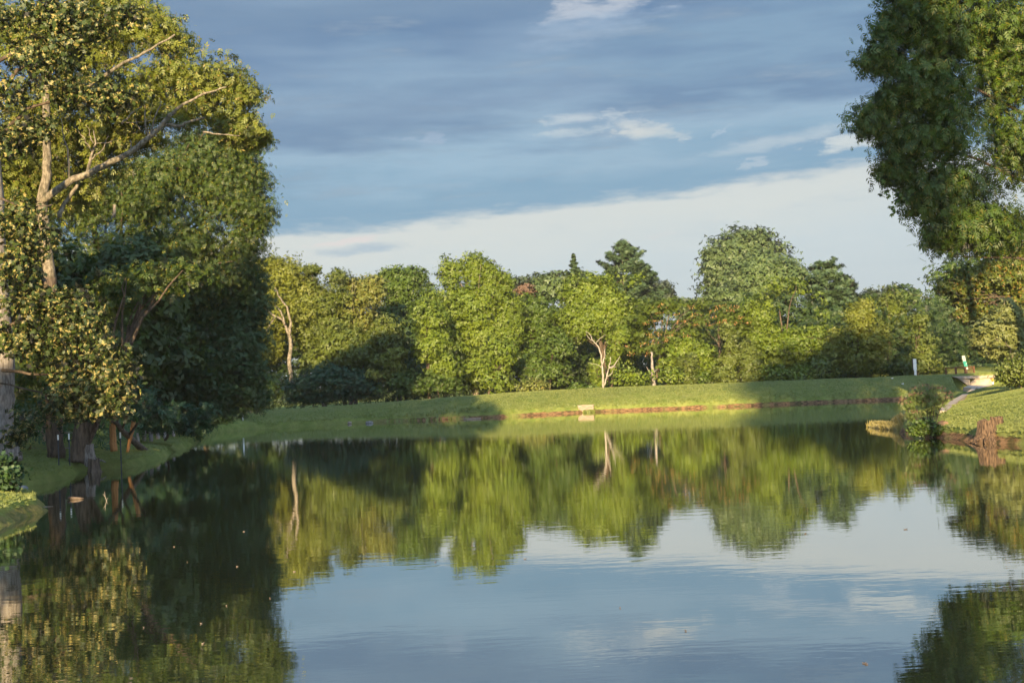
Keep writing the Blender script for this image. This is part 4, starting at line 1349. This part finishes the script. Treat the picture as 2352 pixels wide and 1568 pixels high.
tree('bush', 'low dark green weeds and leaves at the foot of the elder shrub', 'bush', 44.5, [(2110, 990, 16, 10), (2135, 985, 18, 12), (2150, 990, 16, 9), (2120, 975, 12, 8)], 2130, 'mid',
     leaf=.1, sprig=.14, lobe=.22, per=8, tmpl=BROAD, trunk_r=.02, k=4, crown_name='foliage')

# dry grass clump on the tip (stuff)
def clump(name, label, cat, px0, px1, py, Dm, n, hgt, mat, seed, wid=.5):
    rng = np.random.default_rng(seed)
    a = on(px0, py, .05)
    b = on(px1, py, .05)
    x = rng.uniform(a.x, b.x, n)
    y = Dm + rng.normal(size=n) * wid
    d = signed(x, y)
    z = np.maximum(height(x, y, d), -.03)
    P = np.stack([x, y, z + hgt * .35], 1)
    Nn = rng.normal(size=(n, 3)) * np.array([.8, .8, .2]) + np.array([0, -.3, .1])
    o = leaf_object(name, P, Nn, hgt * rng.uniform(.5, 1.2, n), GT, rng.uniform(0, 1, n), L[mat], None, rng, droop=-2.5, fold=.08,
                    soft=rng.normal(size=(n, 3)) * .25 + np.array([0, -.5, .7]))
    return tag(o, label, cat, kind='stuff')


clump('dry_grass', 'straw-coloured dry grass on the tip of the right point', 'dry grass', 2060, 2095, 985, on(2070, 985).y + .9, 2600, .34, 'drygrass', 5, .8)
clump('reeds', 'thin green reeds along the foot of the dam at the left', 'reeds', 900, 1100, 964, on(1000, 964).y + .1, 90, .35, 'grass', 6, .25)

# rocks
def rock(label, px, py, Dm, sx, sy, sz, seed, z=None, mat=None, group=None):
    p_ = random.Random(seed)
    c = at(px, py, Dm)
    zz = z if z is not None else max(ground_at(c.x, Dm), 0)
    n, m_ = 10, 6
    vs = []
    for j in range(m_ + 1):
        th = math.pi * j / m_
        for k in range(n):
            a = 2 * math.pi * k / n
            k_ = 1 + p_.uniform(-.16, .16)
            vs.append((sx * math.sin(th) ** .7 * math.cos(a) * k_, sy * math.sin(th) ** .7 * math.sin(a) * k_, sz * math.cos(th) * (1 + p_.uniform(-.1, .1))))
    fs = [(j * n + k, (j + 1) * n + k, (j + 1) * n + (k + 1) % n, j * n + (k + 1) % n) for j in range(m_) for k in range(n)]
    me = bpy.data.meshes.new('rock')
    me.from_pydata(vs, [], fs)
    me.materials.append(mat or ROCK)
    o = bpy.data.objects.new('rock', me)
    o.location = (c.x, Dm, zz)
    o.rotation_euler = (0, 0, p_.uniform(-.2, .2))
    C.objects.link(o)
    return tag(o, label, 'rock', group)


rock('flat grey slab at the waterline of the right point', 2098, 994, on(2098, 996).y + .15, .22, .22, .09, 1, z=.06)
rock('dark stone beside the flat slab under the elder shrub', 2122, 996, on(2122, 1000).y + .2, .16, .18, .12, 2, z=.05)
rock('pale stone lying in the grass of the left cove', 50, 1096, 38.6, .16, .22, .10, 3)
rock('white little stone on the far shore left of the dark one', 803, 971, on(803, 973).y + .1, .18, .12, .10, 4, z=.08, mat=WOODO)
rock('rounded grey stone on the far shore under the dam', 848, 970, on(848, 972).y + .05, .30, .18, .13, 5, z=.05)
rock('tan boulder in the bank between the elder shrub and the stump', 2166, 984, on(2166, 1005).y + .7, .22, .2, .16, 7, mat=surf('tan_earth', (.16, .10, .06), (.27, .17, .105), 6))
for i, (a, b_, lab) in enumerate([(2230, 903, 'left'), (2245, 900, 'middle'), (2262, 897, 'right')]):
    rock('tan rubble stone below the spillway, %s of three' % lab, a, b_, 92 + i * .5, .35, .3, .22, 20 + i, mat=CONC, group='rubble stones below the spillway')

# ------------------------------------------------------------------ timber crib and driftwood at the far shore
c0 = on(1345, 947)
r = thing('timber_box', 'weathered wooden crib set into the far bank', 'box', (c0.x, c0.y + .4, 0))
X0, X1 = on(1326, 947).x, on(1363, 946).x
yb = c0.y - .12
ZT = .52
for k in range(3):
    m = MB()
    m.box(((X0 + X1) / 2, yb, .10 + k * .19), (X1 - X0, .07, .175))
    m.build('plank', WOODO, r)
m = MB()
m.box((X0 + .03, yb + .45, .26), (.07, .82, .54))
m.build('side_board', WOODO, r)
m = MB()
m.box((X1 - .03, yb + .45, .26), (.07, .82, .54))
m.build('side_board', WOODO, r)
m = MB()
m.box(((X0 + X1) / 2, yb + .42, .58), (X1 - X0 + .06, 1.0, .05))
m.build('lid', WOODO, r)
clump('weeds', 'bright green weeds sprouting before the wooden crib', 'weeds', 1340, 1368, 946, yb - .25, 160, .30, 'grass', 9, .1)

for lab, px, py, ln, rr, mat, nm in [
    ('pale weathered plank lying at the far waterline', 1455 * 0 + 830, 969, 1.3, .06, WOODO, 'driftwood_plank'),
    ('long driftwood board at the far shore under the shaded dam', 1085, 961, 1.3, .07, WOODO, 'driftwood_plank')]:
    c = on(px, py, .05)
    r = thing(nm, lab, 'driftwood', (c.x, c.y, .04))
    m = MB()
    m.box((c.x, c.y - .1, .07), (ln, .16, .07))
    m.box((c.x + .1, c.y - .25, .04), (ln * .8, .12, .05))
    m.build('boards', mat, r)
c = on(172, 1144, .03)
r = thing('driftwood_log', 'small forked driftwood log floating before the left bank', 'driftwood', (c.x, c.y, .03))
m = MB()
pr = random.Random(2)
m.tube(bumpy([(c.x - .17, c.y, .06), (c.x, c.y - .02, .03), (c.x + .22, c.y + .02, .02)], 3, pr, .01), [.035, .04, .04, .04, .035, .03, .015], 7, pr, .1)
m.tube([(c.x - .05, c.y, .03), (c.x - .16, c.y + .08, .0)], [.03, .01], 6)
m.build('log', BARK, r, smooth=True)
c = on(243, 1150, .0)
r = thing('dead_twig', 'thin white forked twig sticking out of the dark water at the left', 'twig', (c.x, c.y, 0))
m = MB()
limb(m, [(246, 1165), (245, 1150), (241, 1138), (240, 1128)], c.y, .010, .004, 5, 2, .004)
limb(m, [(244, 1150), (248, 1142)], c.y, .007, .003, 5, 2, .002)
limb(m, [(242, 1141), (236, 1133)], c.y, .007, .003, 5, 2, .002)
m.build('twig', BARKW, r)
c = on(110, 1163, .0)
r = thing('dead_twig', 'pale twig lying on the water off the left grass tongue', 'twig', (c.x, c.y, 0))
m = MB()
limb(m, [(88, 1166), (105, 1163), (122, 1162)], c.y, .015, .006, 5, 2, .01)
limb(m, [(40, 1187), (70, 1184), (96, 1178)], c.y - 1.2, .015, .006, 5, 2, .01)
m.build('twig', WOODO, r)

# ------------------------------------------------------------------ white posts
def post_thing(name, label, cat, px, py_base, Dm):
    c = at(px, py_base, Dm)
    return thing(name, label, cat, (c.x, Dm, ground_at(c.x, Dm))), c


r, c = post_thing('marker_board', 'tall narrow white board on a post on top of the dam', 'sign', 2103, 868, 108.5)
g = r.location.z
ht = at(2100, 824, 108.5).z
zm = at(2101, 849, 108.5).z
m = MB()
m.box((c.x - .01, 108.5, (ht + zm) / 2), (.27, .09, ht - zm))
m.build('board', WHITE, r)
m = MB()
m.box((c.x - .165, 108.52, (ht + zm) / 2 - .02), (.035, .12, ht - zm))
m.build('board_shaded_side', SHADEP, r)  # dark strip painted for the board's shaded left side
m = MB()
m.box((c.x + .0, 108.5, (zm + g) / 2 - .1), (.17, .10, zm - g + .2))
m.build('post', WHITE, r)
r, c = post_thing('marker_post', 'small white marker post on the dam seen beneath the hanging branches at the left', 'post', 557, 944, 98)
m = MB()
z1 = at(557, 932, 98).z
m.tube([(c.x, 98, r.location.z - .1), (c.x, 98, z1 - .12)], [.055, .055], 10)
m.build('pole', WHITE, r, smooth=True)
m = MB()
m.tube([(c.x, 98, z1 - .118), (c.x, 98, z1 - .05)], [.06, .06], 10)
m.build('band', DARKP, r, smooth=True)
m = MB()
m.tube([(c.x, 98, z1 - .048), (c.x, 98, z1 + .02)], [.055, .045], 10)
m.build('cap', WHITE, r, smooth=True)
for i, (px, py, Dm, lab) in enumerate([(231 * .574 * 1.0, 1008, 47.3, 'small white tag post against the dark trunk at the left'), (157, 1005, 49, 'small white tag post between the dark and the brown trunks'), (271, 1000, 51, 'thin pale stake among the orange trunks')]):
    pass
for (px, pyt, pyb, Dm, lab) in [(133, 998, 1010, 44.5, 'short white peg in front of the dark trunk on the left bank'), (158, 995, 1009, 45.5, 'short white peg between the dark and the leaning brown trunk'), (276, 992, 1006, 47, 'short pale peg right of the orange-lit trunk')]:
    a, b_ = at(px, pyt, Dm), at(px, pyb, Dm)
    g = ground_at(a.x, Dm)
    r = thing('marker_peg', lab, 'peg', (a.x, Dm, g), 'white pegs on the left bank')
    m = MB()
    m.box((a.x, Dm, (a.z + b_.z) / 2), (.045, .03, a.z - b_.z))
    m.build('peg_top', WHITE, r)
    m = MB()
    m.box((a.x, Dm, (b_.z + g) / 2 - .05), (.035, .025, b_.z - g + .1))
    m.build('peg_shaft', DARKP, r)

# ------------------------------------------------------------------ rail fence and path at the far left
g0 = at(40, 975, 60)
r = thing('rail_fence', 'grey split rail fence behind the trunks on the left bank', 'fence', (g0.x, 60, ground_at(g0.x, 60)))
fx = [at(20, 980, 62).x, at(60, 980, 60).x, at(100, 980, 58).x, at(140, 980, 57).x, at(180, 980, 56).x]
fy = [62, 60, 58, 57, 56]
for x_, y_ in zip(fx, fy):
    m = MB()
    gg = ground_at(x_, y_)
    m.box((x_, y_, gg + .5), (.12, .12, 1.15))
    m.build('post', WOODO, r)
for i in range(4):
    for hz in (.45, .9):
        m = MB()
        m.tube([(fx[i], fy[i] - .08, ground_at(fx[i], fy[i]) + hz), (fx[i + 1], fy[i + 1] - .08, ground_at(fx[i + 1], fy[i + 1]) + hz)], [.05, .045], 6)
        m.build('rail', WOODO, r)
m = MB()
pa = [(-30, 52), (-22, 51.0), (-17.2, 50.6), (-17.0, 51.8), (-22, 52.6), (-30, 54)]
vs = [(x_, y_, ground_at(x_, y_) + .05) for x_, y_ in pa]
m.add(vs, [(0, 1, 4, 5), (1, 2, 3, 4)])
o = m.build('path', surf('path_gravel', (.20, .14, .10), (.32, .24, .18), 8, bump=.3))
tag(o, kind='structure')

# ------------------------------------------------------------------ spillway, railing, street sign on the right
DS = 106.0
g0 = at(2240, 885, DS)
r = thing('spillway', 'pale concrete spillway headwall with a culvert opening painted dark', 'spillway', (g0.x, DS, g0.z))
pz = lambda px, py, Dm: at(px, py, Dm)


def wall_prism(name, pts, Dm, th, mat, parent, ds=None):
    m = MB()
    pp = [at(a, b_, (ds[i] if ds else Dm)) for i, (a, b_) in enumerate(pts)]
    m.prism(pp, (0, th, 0))
    return m.build(name, mat, parent)


wall_prism('left_wing_wall', [(2200, 868), (2228, 871), (2228, 884), (2222, 884)], DS, .35, CONC, r)
wall_prism('right_wall', [(2242, 869), (2283, 868), (2283, 888), (2229, 888), (2229, 878), (2237, 872)], DS + .02, .4, CONC, r)
wall_prism('lintel', [(2186, 864), (2290, 861), (2290, 866.5), (2236, 869.5), (2200, 868)], DS - .1, 1.2, CONC, r)
wall_prism('culvert_dark_sheet', [(2226, 868), (2244, 868), (2244, 882), (2226, 882)], DS + .5, .05, DARKP, r)  # solid dark sheet standing in for the shade inside the culvert
m = MB()
sl = [at(2212, 889.5, 99), at(2282, 893, 96), at(2284, 884, 106), at(2228, 884, 106)]
m.prism(sl, (0, 0, -.35))
m.build('apron_slab', CONC, r)
m = MB()
sl = [at(2226, 887, 103), at(2284, 886, 103), at(2284, 883.5, 104), at(2232, 884.5, 104)]
m.prism(sl, (0, 0, -.3))
m.build('step', CONC, r)
# training wall down the inlet
m = MB()
a, b_ = at(2233, 890, 98), at(2219, 905, 90)
for p0, p1 in (((2234, 889, 98), (2218, 905, 88)),):
    A, B_ = at(*p0), at(*p1)
    dd = Vector((.32, 0, 0))
    m.add([A, B_, B_ + dd, A + dd, A + Vector((0, 0, -1)), B_ + Vector((0, 0, -.9)), B_ + dd + Vector((0, 0, -.9)), A + dd + Vector((0, 0, -1))],
          [(0, 1, 2, 3), (4, 7, 6, 5), (0, 4, 5, 1), (3, 2, 6, 7), (0, 3, 7, 4), (1, 5, 6, 2)])
m.build('training_wall', CONC, r)
ro = thing('retaining_wall', 'long grey concrete kerb wall running down the inlet behind the mound', 'wall', tuple(at(2180, 930, 76)))
m = MB()
def hit(px, py):
    d = ray(px, py)
    ys_ = np.linspace(30, 110, 1600)
    xx = d.x / d.y * ys_
    zz = HC + d.z / d.y * ys_
    k = np.argmax(zz < height(xx, ys_))
    return Vector((xx[k], ys_[k], zz[k]))


A, B_, C_ = (hit(a, b) + Vector((0, 0, .12)) for a, b in ((2212, 909), (2182, 928), (2152, 951)))
print('wall', A, B_, C_)
for p0, p1 in ((A, B_), (B_, C_)):
    dd = Vector((.35, 0, 0))
    m.add([p0, p1, p1 + dd, p0 + dd] + [q_ + Vector((0, 0, -1.2)) for q_ in (p0, p1, p1 + dd, p0 + dd)],
          [(0, 1, 2, 3), (4, 7, 6, 5), (0, 4, 5, 1), (3, 2, 6, 7), (0, 3, 7, 4), (1, 5, 6, 2)])
m.build('kerb', CONC, ro)

DR = 108.5
g0 = at(2205, 864, DR)
r = thing('railing', 'rusty brown slatted railing on top of the spillway', 'railing', (g0.x, DR, g0.z))
rp = [(2173, 866, 843.5), (2196, 865, 842.5), (2218, 864, 841.5), (2238, 863, 840.5)]
xs_ = []
for i, (px, pb_, pt) in enumerate(rp):
    A, B_ = at(px, pb_, DR), at(px - 1, pt, DR)
    xs_.append((A.x, A.z, B_.z))
    m = MB()
    wd = .10 if i in (0, 3) else .19
    m.box((A.x, DR, (A.z + B_.z) / 2 - .1), (wd, .10, B_.z - A.z + .2))
    m.build('post', RUST, r)
for i in range(3):
    x0, z0, t0 = xs_[i]
    x1, z1, t1 = xs_[i + 1]
    for nm, f in (('top_rail', .96), ('bottom_rail', .08)):
        m = MB()
        m.tube([(x0, DR - .005, z0 + (t0 - z0) * f), (x1, DR - .005, z1 + (t1 - z1) * f)], [.035, .035], 6)
        m.build(nm, RUST, r)
    nb = 9
    m = MB()
    for k in range(1, nb):
        f = k / nb
        x_ = x0 + (x1 - x0) * f
        zb, zt_ = z0 + (z1 - z0) * f, t0 + (t1 - t0) * f
        m.box((x_, DR, zb + (zt_ - zb) * .52), (.028, .03, (zt_ - zb) * .84))
    m.build('slats', RUST, r)

# street sign behind the railing
DG = 110.5
g0 = at(2222, 866, DG)
r = thing('street_sign', 'leaning narrow grey and teal sign behind the railing', 'sign', (g0.x, DG, ground_at(g0.x, DG)))
def slanted(name, p0, p1, wd, th, mat, Dm):
    A, B_ = at(*p0, Dm), at(*p1, Dm)
    m = MB()
    dx = Vector((wd / 2, 0, 0))
    m.prism([B_ - dx, B_ + dx, A + dx, A - dx], (0, th, 0))
    return m.build(name, mat, r)
slanted('grey_panel', (2212.5, 817), (2215.5, 829), .26, .03, GREYP, DG)
slanted('teal_panel', (2215.6, 829.2), (2219, 842), .28, .03, TEAL, DG)
slanted('white_cap', (2220.5, 842.2), (2220.5, 848), .20, .06, WHITE, DG - .1)
slanted('post', (2220.5, 848.2), (2221, 868), .14, .08, DARKP, DG - .1)
for k, (a, b_) in enumerate([(2213.2, 820), (2213.9, 822.5), (2214.5, 825)]):
    A = at(a, b_, DG)
    m = MB()
    m.box((A.x, DG - .008, A.z), (.14, .01, .018))
    m.box((A.x - .06, DG - .008, A.z - .03), (.02, .01, .06))
    m.box((A.x + .06, DG - .008, A.z - .03), (.02, .01, .06))
    m.build('letter', DARKP, r)
A = at(2219, 836.5, DG)
m = MB()
m.box((A.x + .03, DG - .006, A.z + .10), (.10, .01, .02))
m.box((A.x + .0, DG - .006, A.z), (.02, .01, .10))
m.build('letter', WHITE, r)

# amber reflectors
def reflector(label, px, py, Dm, rad, py_base):
    c = at(px, py, Dm)
    b_ = at(px + 2, py_base, Dm)
    r = thing('reflector_post', label, 'reflector', (b_.x, Dm, b_.z), 'amber ball reflectors by the spillway')
    vs, fs = [], []
    n, mm = 14, 8
    for j in range(mm + 1):
        th = math.pi * j / mm
        for k in range(n):
            a = 2 * math.pi * k / n
            vs.append((c.x + rad * math.sin(th) * math.cos(a), Dm + rad * .6 * math.sin(th) * math.sin(a), c.z + rad * math.cos(th)))
    fs = [(j * n + k, (j + 1) * n + k, (j + 1) * n + (k + 1) % n, j * n + (k + 1) % n) for j in range(mm) for k in range(n)]
    m = MB()
    m.add(vs, fs)
    m.build('reflector_ball', AMBER, r, smooth=True)
    m = MB()
    p0, p1 = c + Vector((0, .0, -rad * .9)), b_
    m.tube([p0, p0.lerp(p1, .15)], [.03, .03], 8)
    m.tube([p0.lerp(p1, .5), p1 + Vector((0, 0, -.3))], [.05, .05], 8)
    m.build('pole', DARKP, r, smooth=True)
    m = MB()
    m.tube([p0.lerp(p1, .15), p0.lerp(p1, .5)], [.07, .07], 8)
    m.build('white_sleeve', WHITE, r, smooth=True)


reflector('amber ball reflector on a leaning post before the spillway', 2279.5, 872, 84, .095, 890)
reflector('small amber ball reflector at the foot of the railing', 2195.5, 864, 107.8, .085, 869)

# tiny litter on the dam
for (px, py, lab) in [(2049, 873, 'tiny white scrap of litter on the grass of the dam'), (2073, 885, 'second tiny pale scrap lower down the dam slope')]:
    Dd = 105.5 if py < 880 else 103
    c = at(px, py, Dd)
    z = ground_at(c.x, Dd)
    r = thing('litter_scrap', lab, 'litter', (c.x, Dd, z))
    m = MB()
    m.box((c.x, Dd, z + .10), (.15, .10, .04), Matrix.Rotation(.3, 3, 'Y'))
    m.box((c.x + .06, Dd, z + .13), (.08, .1, .03), Matrix.Rotation(-.4, 3, 'Y'))
    m.build('paper', WHITE, r)

# floating leaves and specks on the water
rg = random.Random(12)
FL = [(462, 1431), (466, 1477), (310, 1350), (620, 1373), (676, 1312), (545, 1300), (400, 1255), (520, 1390), (430, 1290), (330, 1440), (560, 1220), (1206, 1283), (1424, 1395), (1000, 1290), (1985, 1522), (1990, 1524), (1575, 1448), (1850, 1225), (2080, 1215)]
for i, (a, b_) in enumerate(FL):
    c = on(a, b_, .004)
    sz = rg.uniform(.008, .018) * (1 if i < 15 else 1.6) * (c.y / 20) ** .7
    n = 7
    an = rg.uniform(0, 6)
    vs = []
    for z in (0.0, .006):
        for k in range(n):
            th = 2 * math.pi * k / n
            x_, y_ = sz * math.cos(th) * 1.5, sz * .6 * math.sin(th) * (1 + .3 * math.sin(2 * th))
            vs.append((x_ * math.cos(an) - y_ * math.sin(an), x_ * math.sin(an) + y_ * math.cos(an), z + .01 * (k == 0)))
    me = bpy.data.meshes.new('floating_leaf')
    me.from_pydata(vs, [], [tuple(range(n, 2 * n)), tuple(range(n))[::-1]] + [(k, (k + 1) % n, n + (k + 1) % n, n + k) for k in range(n)])
    me.materials.append(WOODO if i < 11 else BARK)
    o = bpy.data.objects.new('floating_leaf', me)
    o.location = (c.x, c.y, .003)
    C.objects.link(o)
    tag(o, 'small pale leaf floating on the dark reflection' if i < 11 else 'small dark leaf floating on the open water', 'leaf',
        'pale leaves floating on the dark reflection' if i < 11 else 'dark leaves floating on the open water')

# ------------------------------------------------------------------ woods further left, added shade trees off camera
BK = 'trees of the wood behind the left bank'
for i, (px, Dm, top, wd, mt, lab) in enumerate([
    (-60, 66, 500, 200, 'dark', 'dark tree behind the oak at the far left edge'),
    (120, 70, 560, 160, 'dark', 'dark tree behind the rail fence'),
    (300, 68, 560, 150, 'dark', 'dark tree behind the walnut tree'),
    (350, 74, 600, 130, 'dark', 'dark tree behind the drooping locust tree'),
    (470, 122, 640, 90, 'mid', 'mid-green tree beyond the left end of the dam'), (380, 122, 620, 90, 'dark', 'dark tree beyond the left end of the dam'), (290, 118, 600, 100, 'dark', 'dark tree far behind the walnut trunk')]):
    h_ = 900 - top
    T(lab, Dm, [(px, top + h_ * .35, wd * .8, h_ * .35), (px, top + h_ * .7, wd, h_ * .32)], px, mt, lobe=1.5, sprig=.6, per=9, leaf=.42, tmpl=TRI, trunk_r=.3, k=5, group=BK)
# unseen trees added off camera, placed and sized to shade the view
pr = random.Random(90)


def behind(x, y, hgt, rad, lab, low=.45):
    NTREE[0] += 1
    rng = np.random.default_rng(500 + NTREE[0])
    g = ground_at(x, y)
    root = thing('broadleaf_tree', lab, 'tree', (x, y, g), 'unseen shade-casting trees added around the viewer')
    zc = g + hgt * (1 + low) / 2
    rz = hgt * (1 - low) / 2
    n = 60
    d = sphere_dirs(n, rng)
    cs = np.array([x, y, zc]) + d * np.array([rad, rad, rz]) * rng.uniform(.55, 1, (n, 1))
    rs = rng.uniform(1.0, 1.9, n)
    P, Nn, Tt, SV = crown_pts(cs, rs, rng, .8, 7)
    leaf_object('crown', P, Nn, .55 * rng.uniform(.6, 1.3, len(P)), TRI, Tt, L['mid'], root, rng)
    mb = MB()
    limbs(mb, (x, y, g - .2), .35, cs, random.Random(NTREE[0]), 6)
    mb.build('trunk', BARK, root, smooth=True)


behind(6.5, -8, 34, 4.3, 'very tall high-crowned unseen tree added behind the viewer to cast shade', .62)
behind(-25.5, 14, 12, 4.5, 'unseen shade-casting tree added on the left bank beside the viewer, nearest of four', .1)
behind(-33, 27, 14, 5.5, 'unseen shade-casting tree added on the left bank beside the viewer, second of four', .15)
behind(-28, 2, 12, 4.5, 'unseen shade-casting tree added on the left bank beside the viewer, rearmost of four', .1)
behind(-21.5, 6, 11.5, 3.6, 'smaller unseen shade-casting tree added on the left bank beside the viewer, closest to the water', .1)
behind(-30, 51, 14, 5.0, 'unseen shade-casting tree added on the left bank hidden beyond the left picture edge', .1)
behind(-24.2, 46, 19.5, 4.4, 'unseen shade-casting tree added on the left bank just beyond the left picture edge', .1)
behind(-38, 39, 15, 5.5, 'unseen shade-casting tree added on the left bank beside the viewer, farthest of four', .15)


def thicket(label, n, xr, yr, hgt, mat, seed, size=.4):
    rng = np.random.default_rng(seed)
    m = n
    x = rng.uniform(*xr, m)
    y = rng.uniform(*yr, m)
    d = signed(x, y)
    ok = d > 1.2
    x, y, d = x[ok], y[ok], d[ok]
    g = height(x, y, d)
    top = hgt * (.45 + .75 * vnoise(x, y, 2.6, seed)) * np.minimum(1, d / 4)
    z = g + top * rng.uniform(0, 1, len(x)) ** .6
    P = np.stack([x, y, z], 1)
    Nn = rng.normal(size=P.shape) * .5 + np.array([0, -.5, .5])
    o = leaf_object('undergrowth', P, Nn, size * rng.uniform(.6, 1.3, len(x)), PINN, vnoise(x, y, 1.7, 3), L[mat], None, rng)
    return tag(o, label, 'undergrowth', kind='stuff')


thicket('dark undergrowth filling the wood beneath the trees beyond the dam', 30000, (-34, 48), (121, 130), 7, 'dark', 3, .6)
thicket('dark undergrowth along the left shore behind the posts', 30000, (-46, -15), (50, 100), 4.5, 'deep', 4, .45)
print('trees', NTREE[0], 'verts', sum(len(o.data.vertices) for o in bpy.data.objects if o.type == 'MESH'))

# ------------------------------------------------------------------ haze
mb = MB()
mb.box((0, 500, 29), (5200, 6200, 66))
hz = bpy.data.materials.new('haze_air')
hz.use_nodes = True
q = NT(hz.node_tree)
pv = q.n('ShaderNodeVolumePrincipled')
pv.inputs['Color'].default_value = (.90, .93, .97, 1)
pv.inputs['Density'].default_value = 0.00012
pv.inputs['Anisotropy'].default_value = 0.0
mo = q.n('ShaderNodeOutputMaterial')
q.l(pv.outputs[0], mo.inputs['Volume'])
o = mb.build('haze', hz)
tag(o, 'thin evening haze over the pond and the wood', 'haze', kind='stuff')
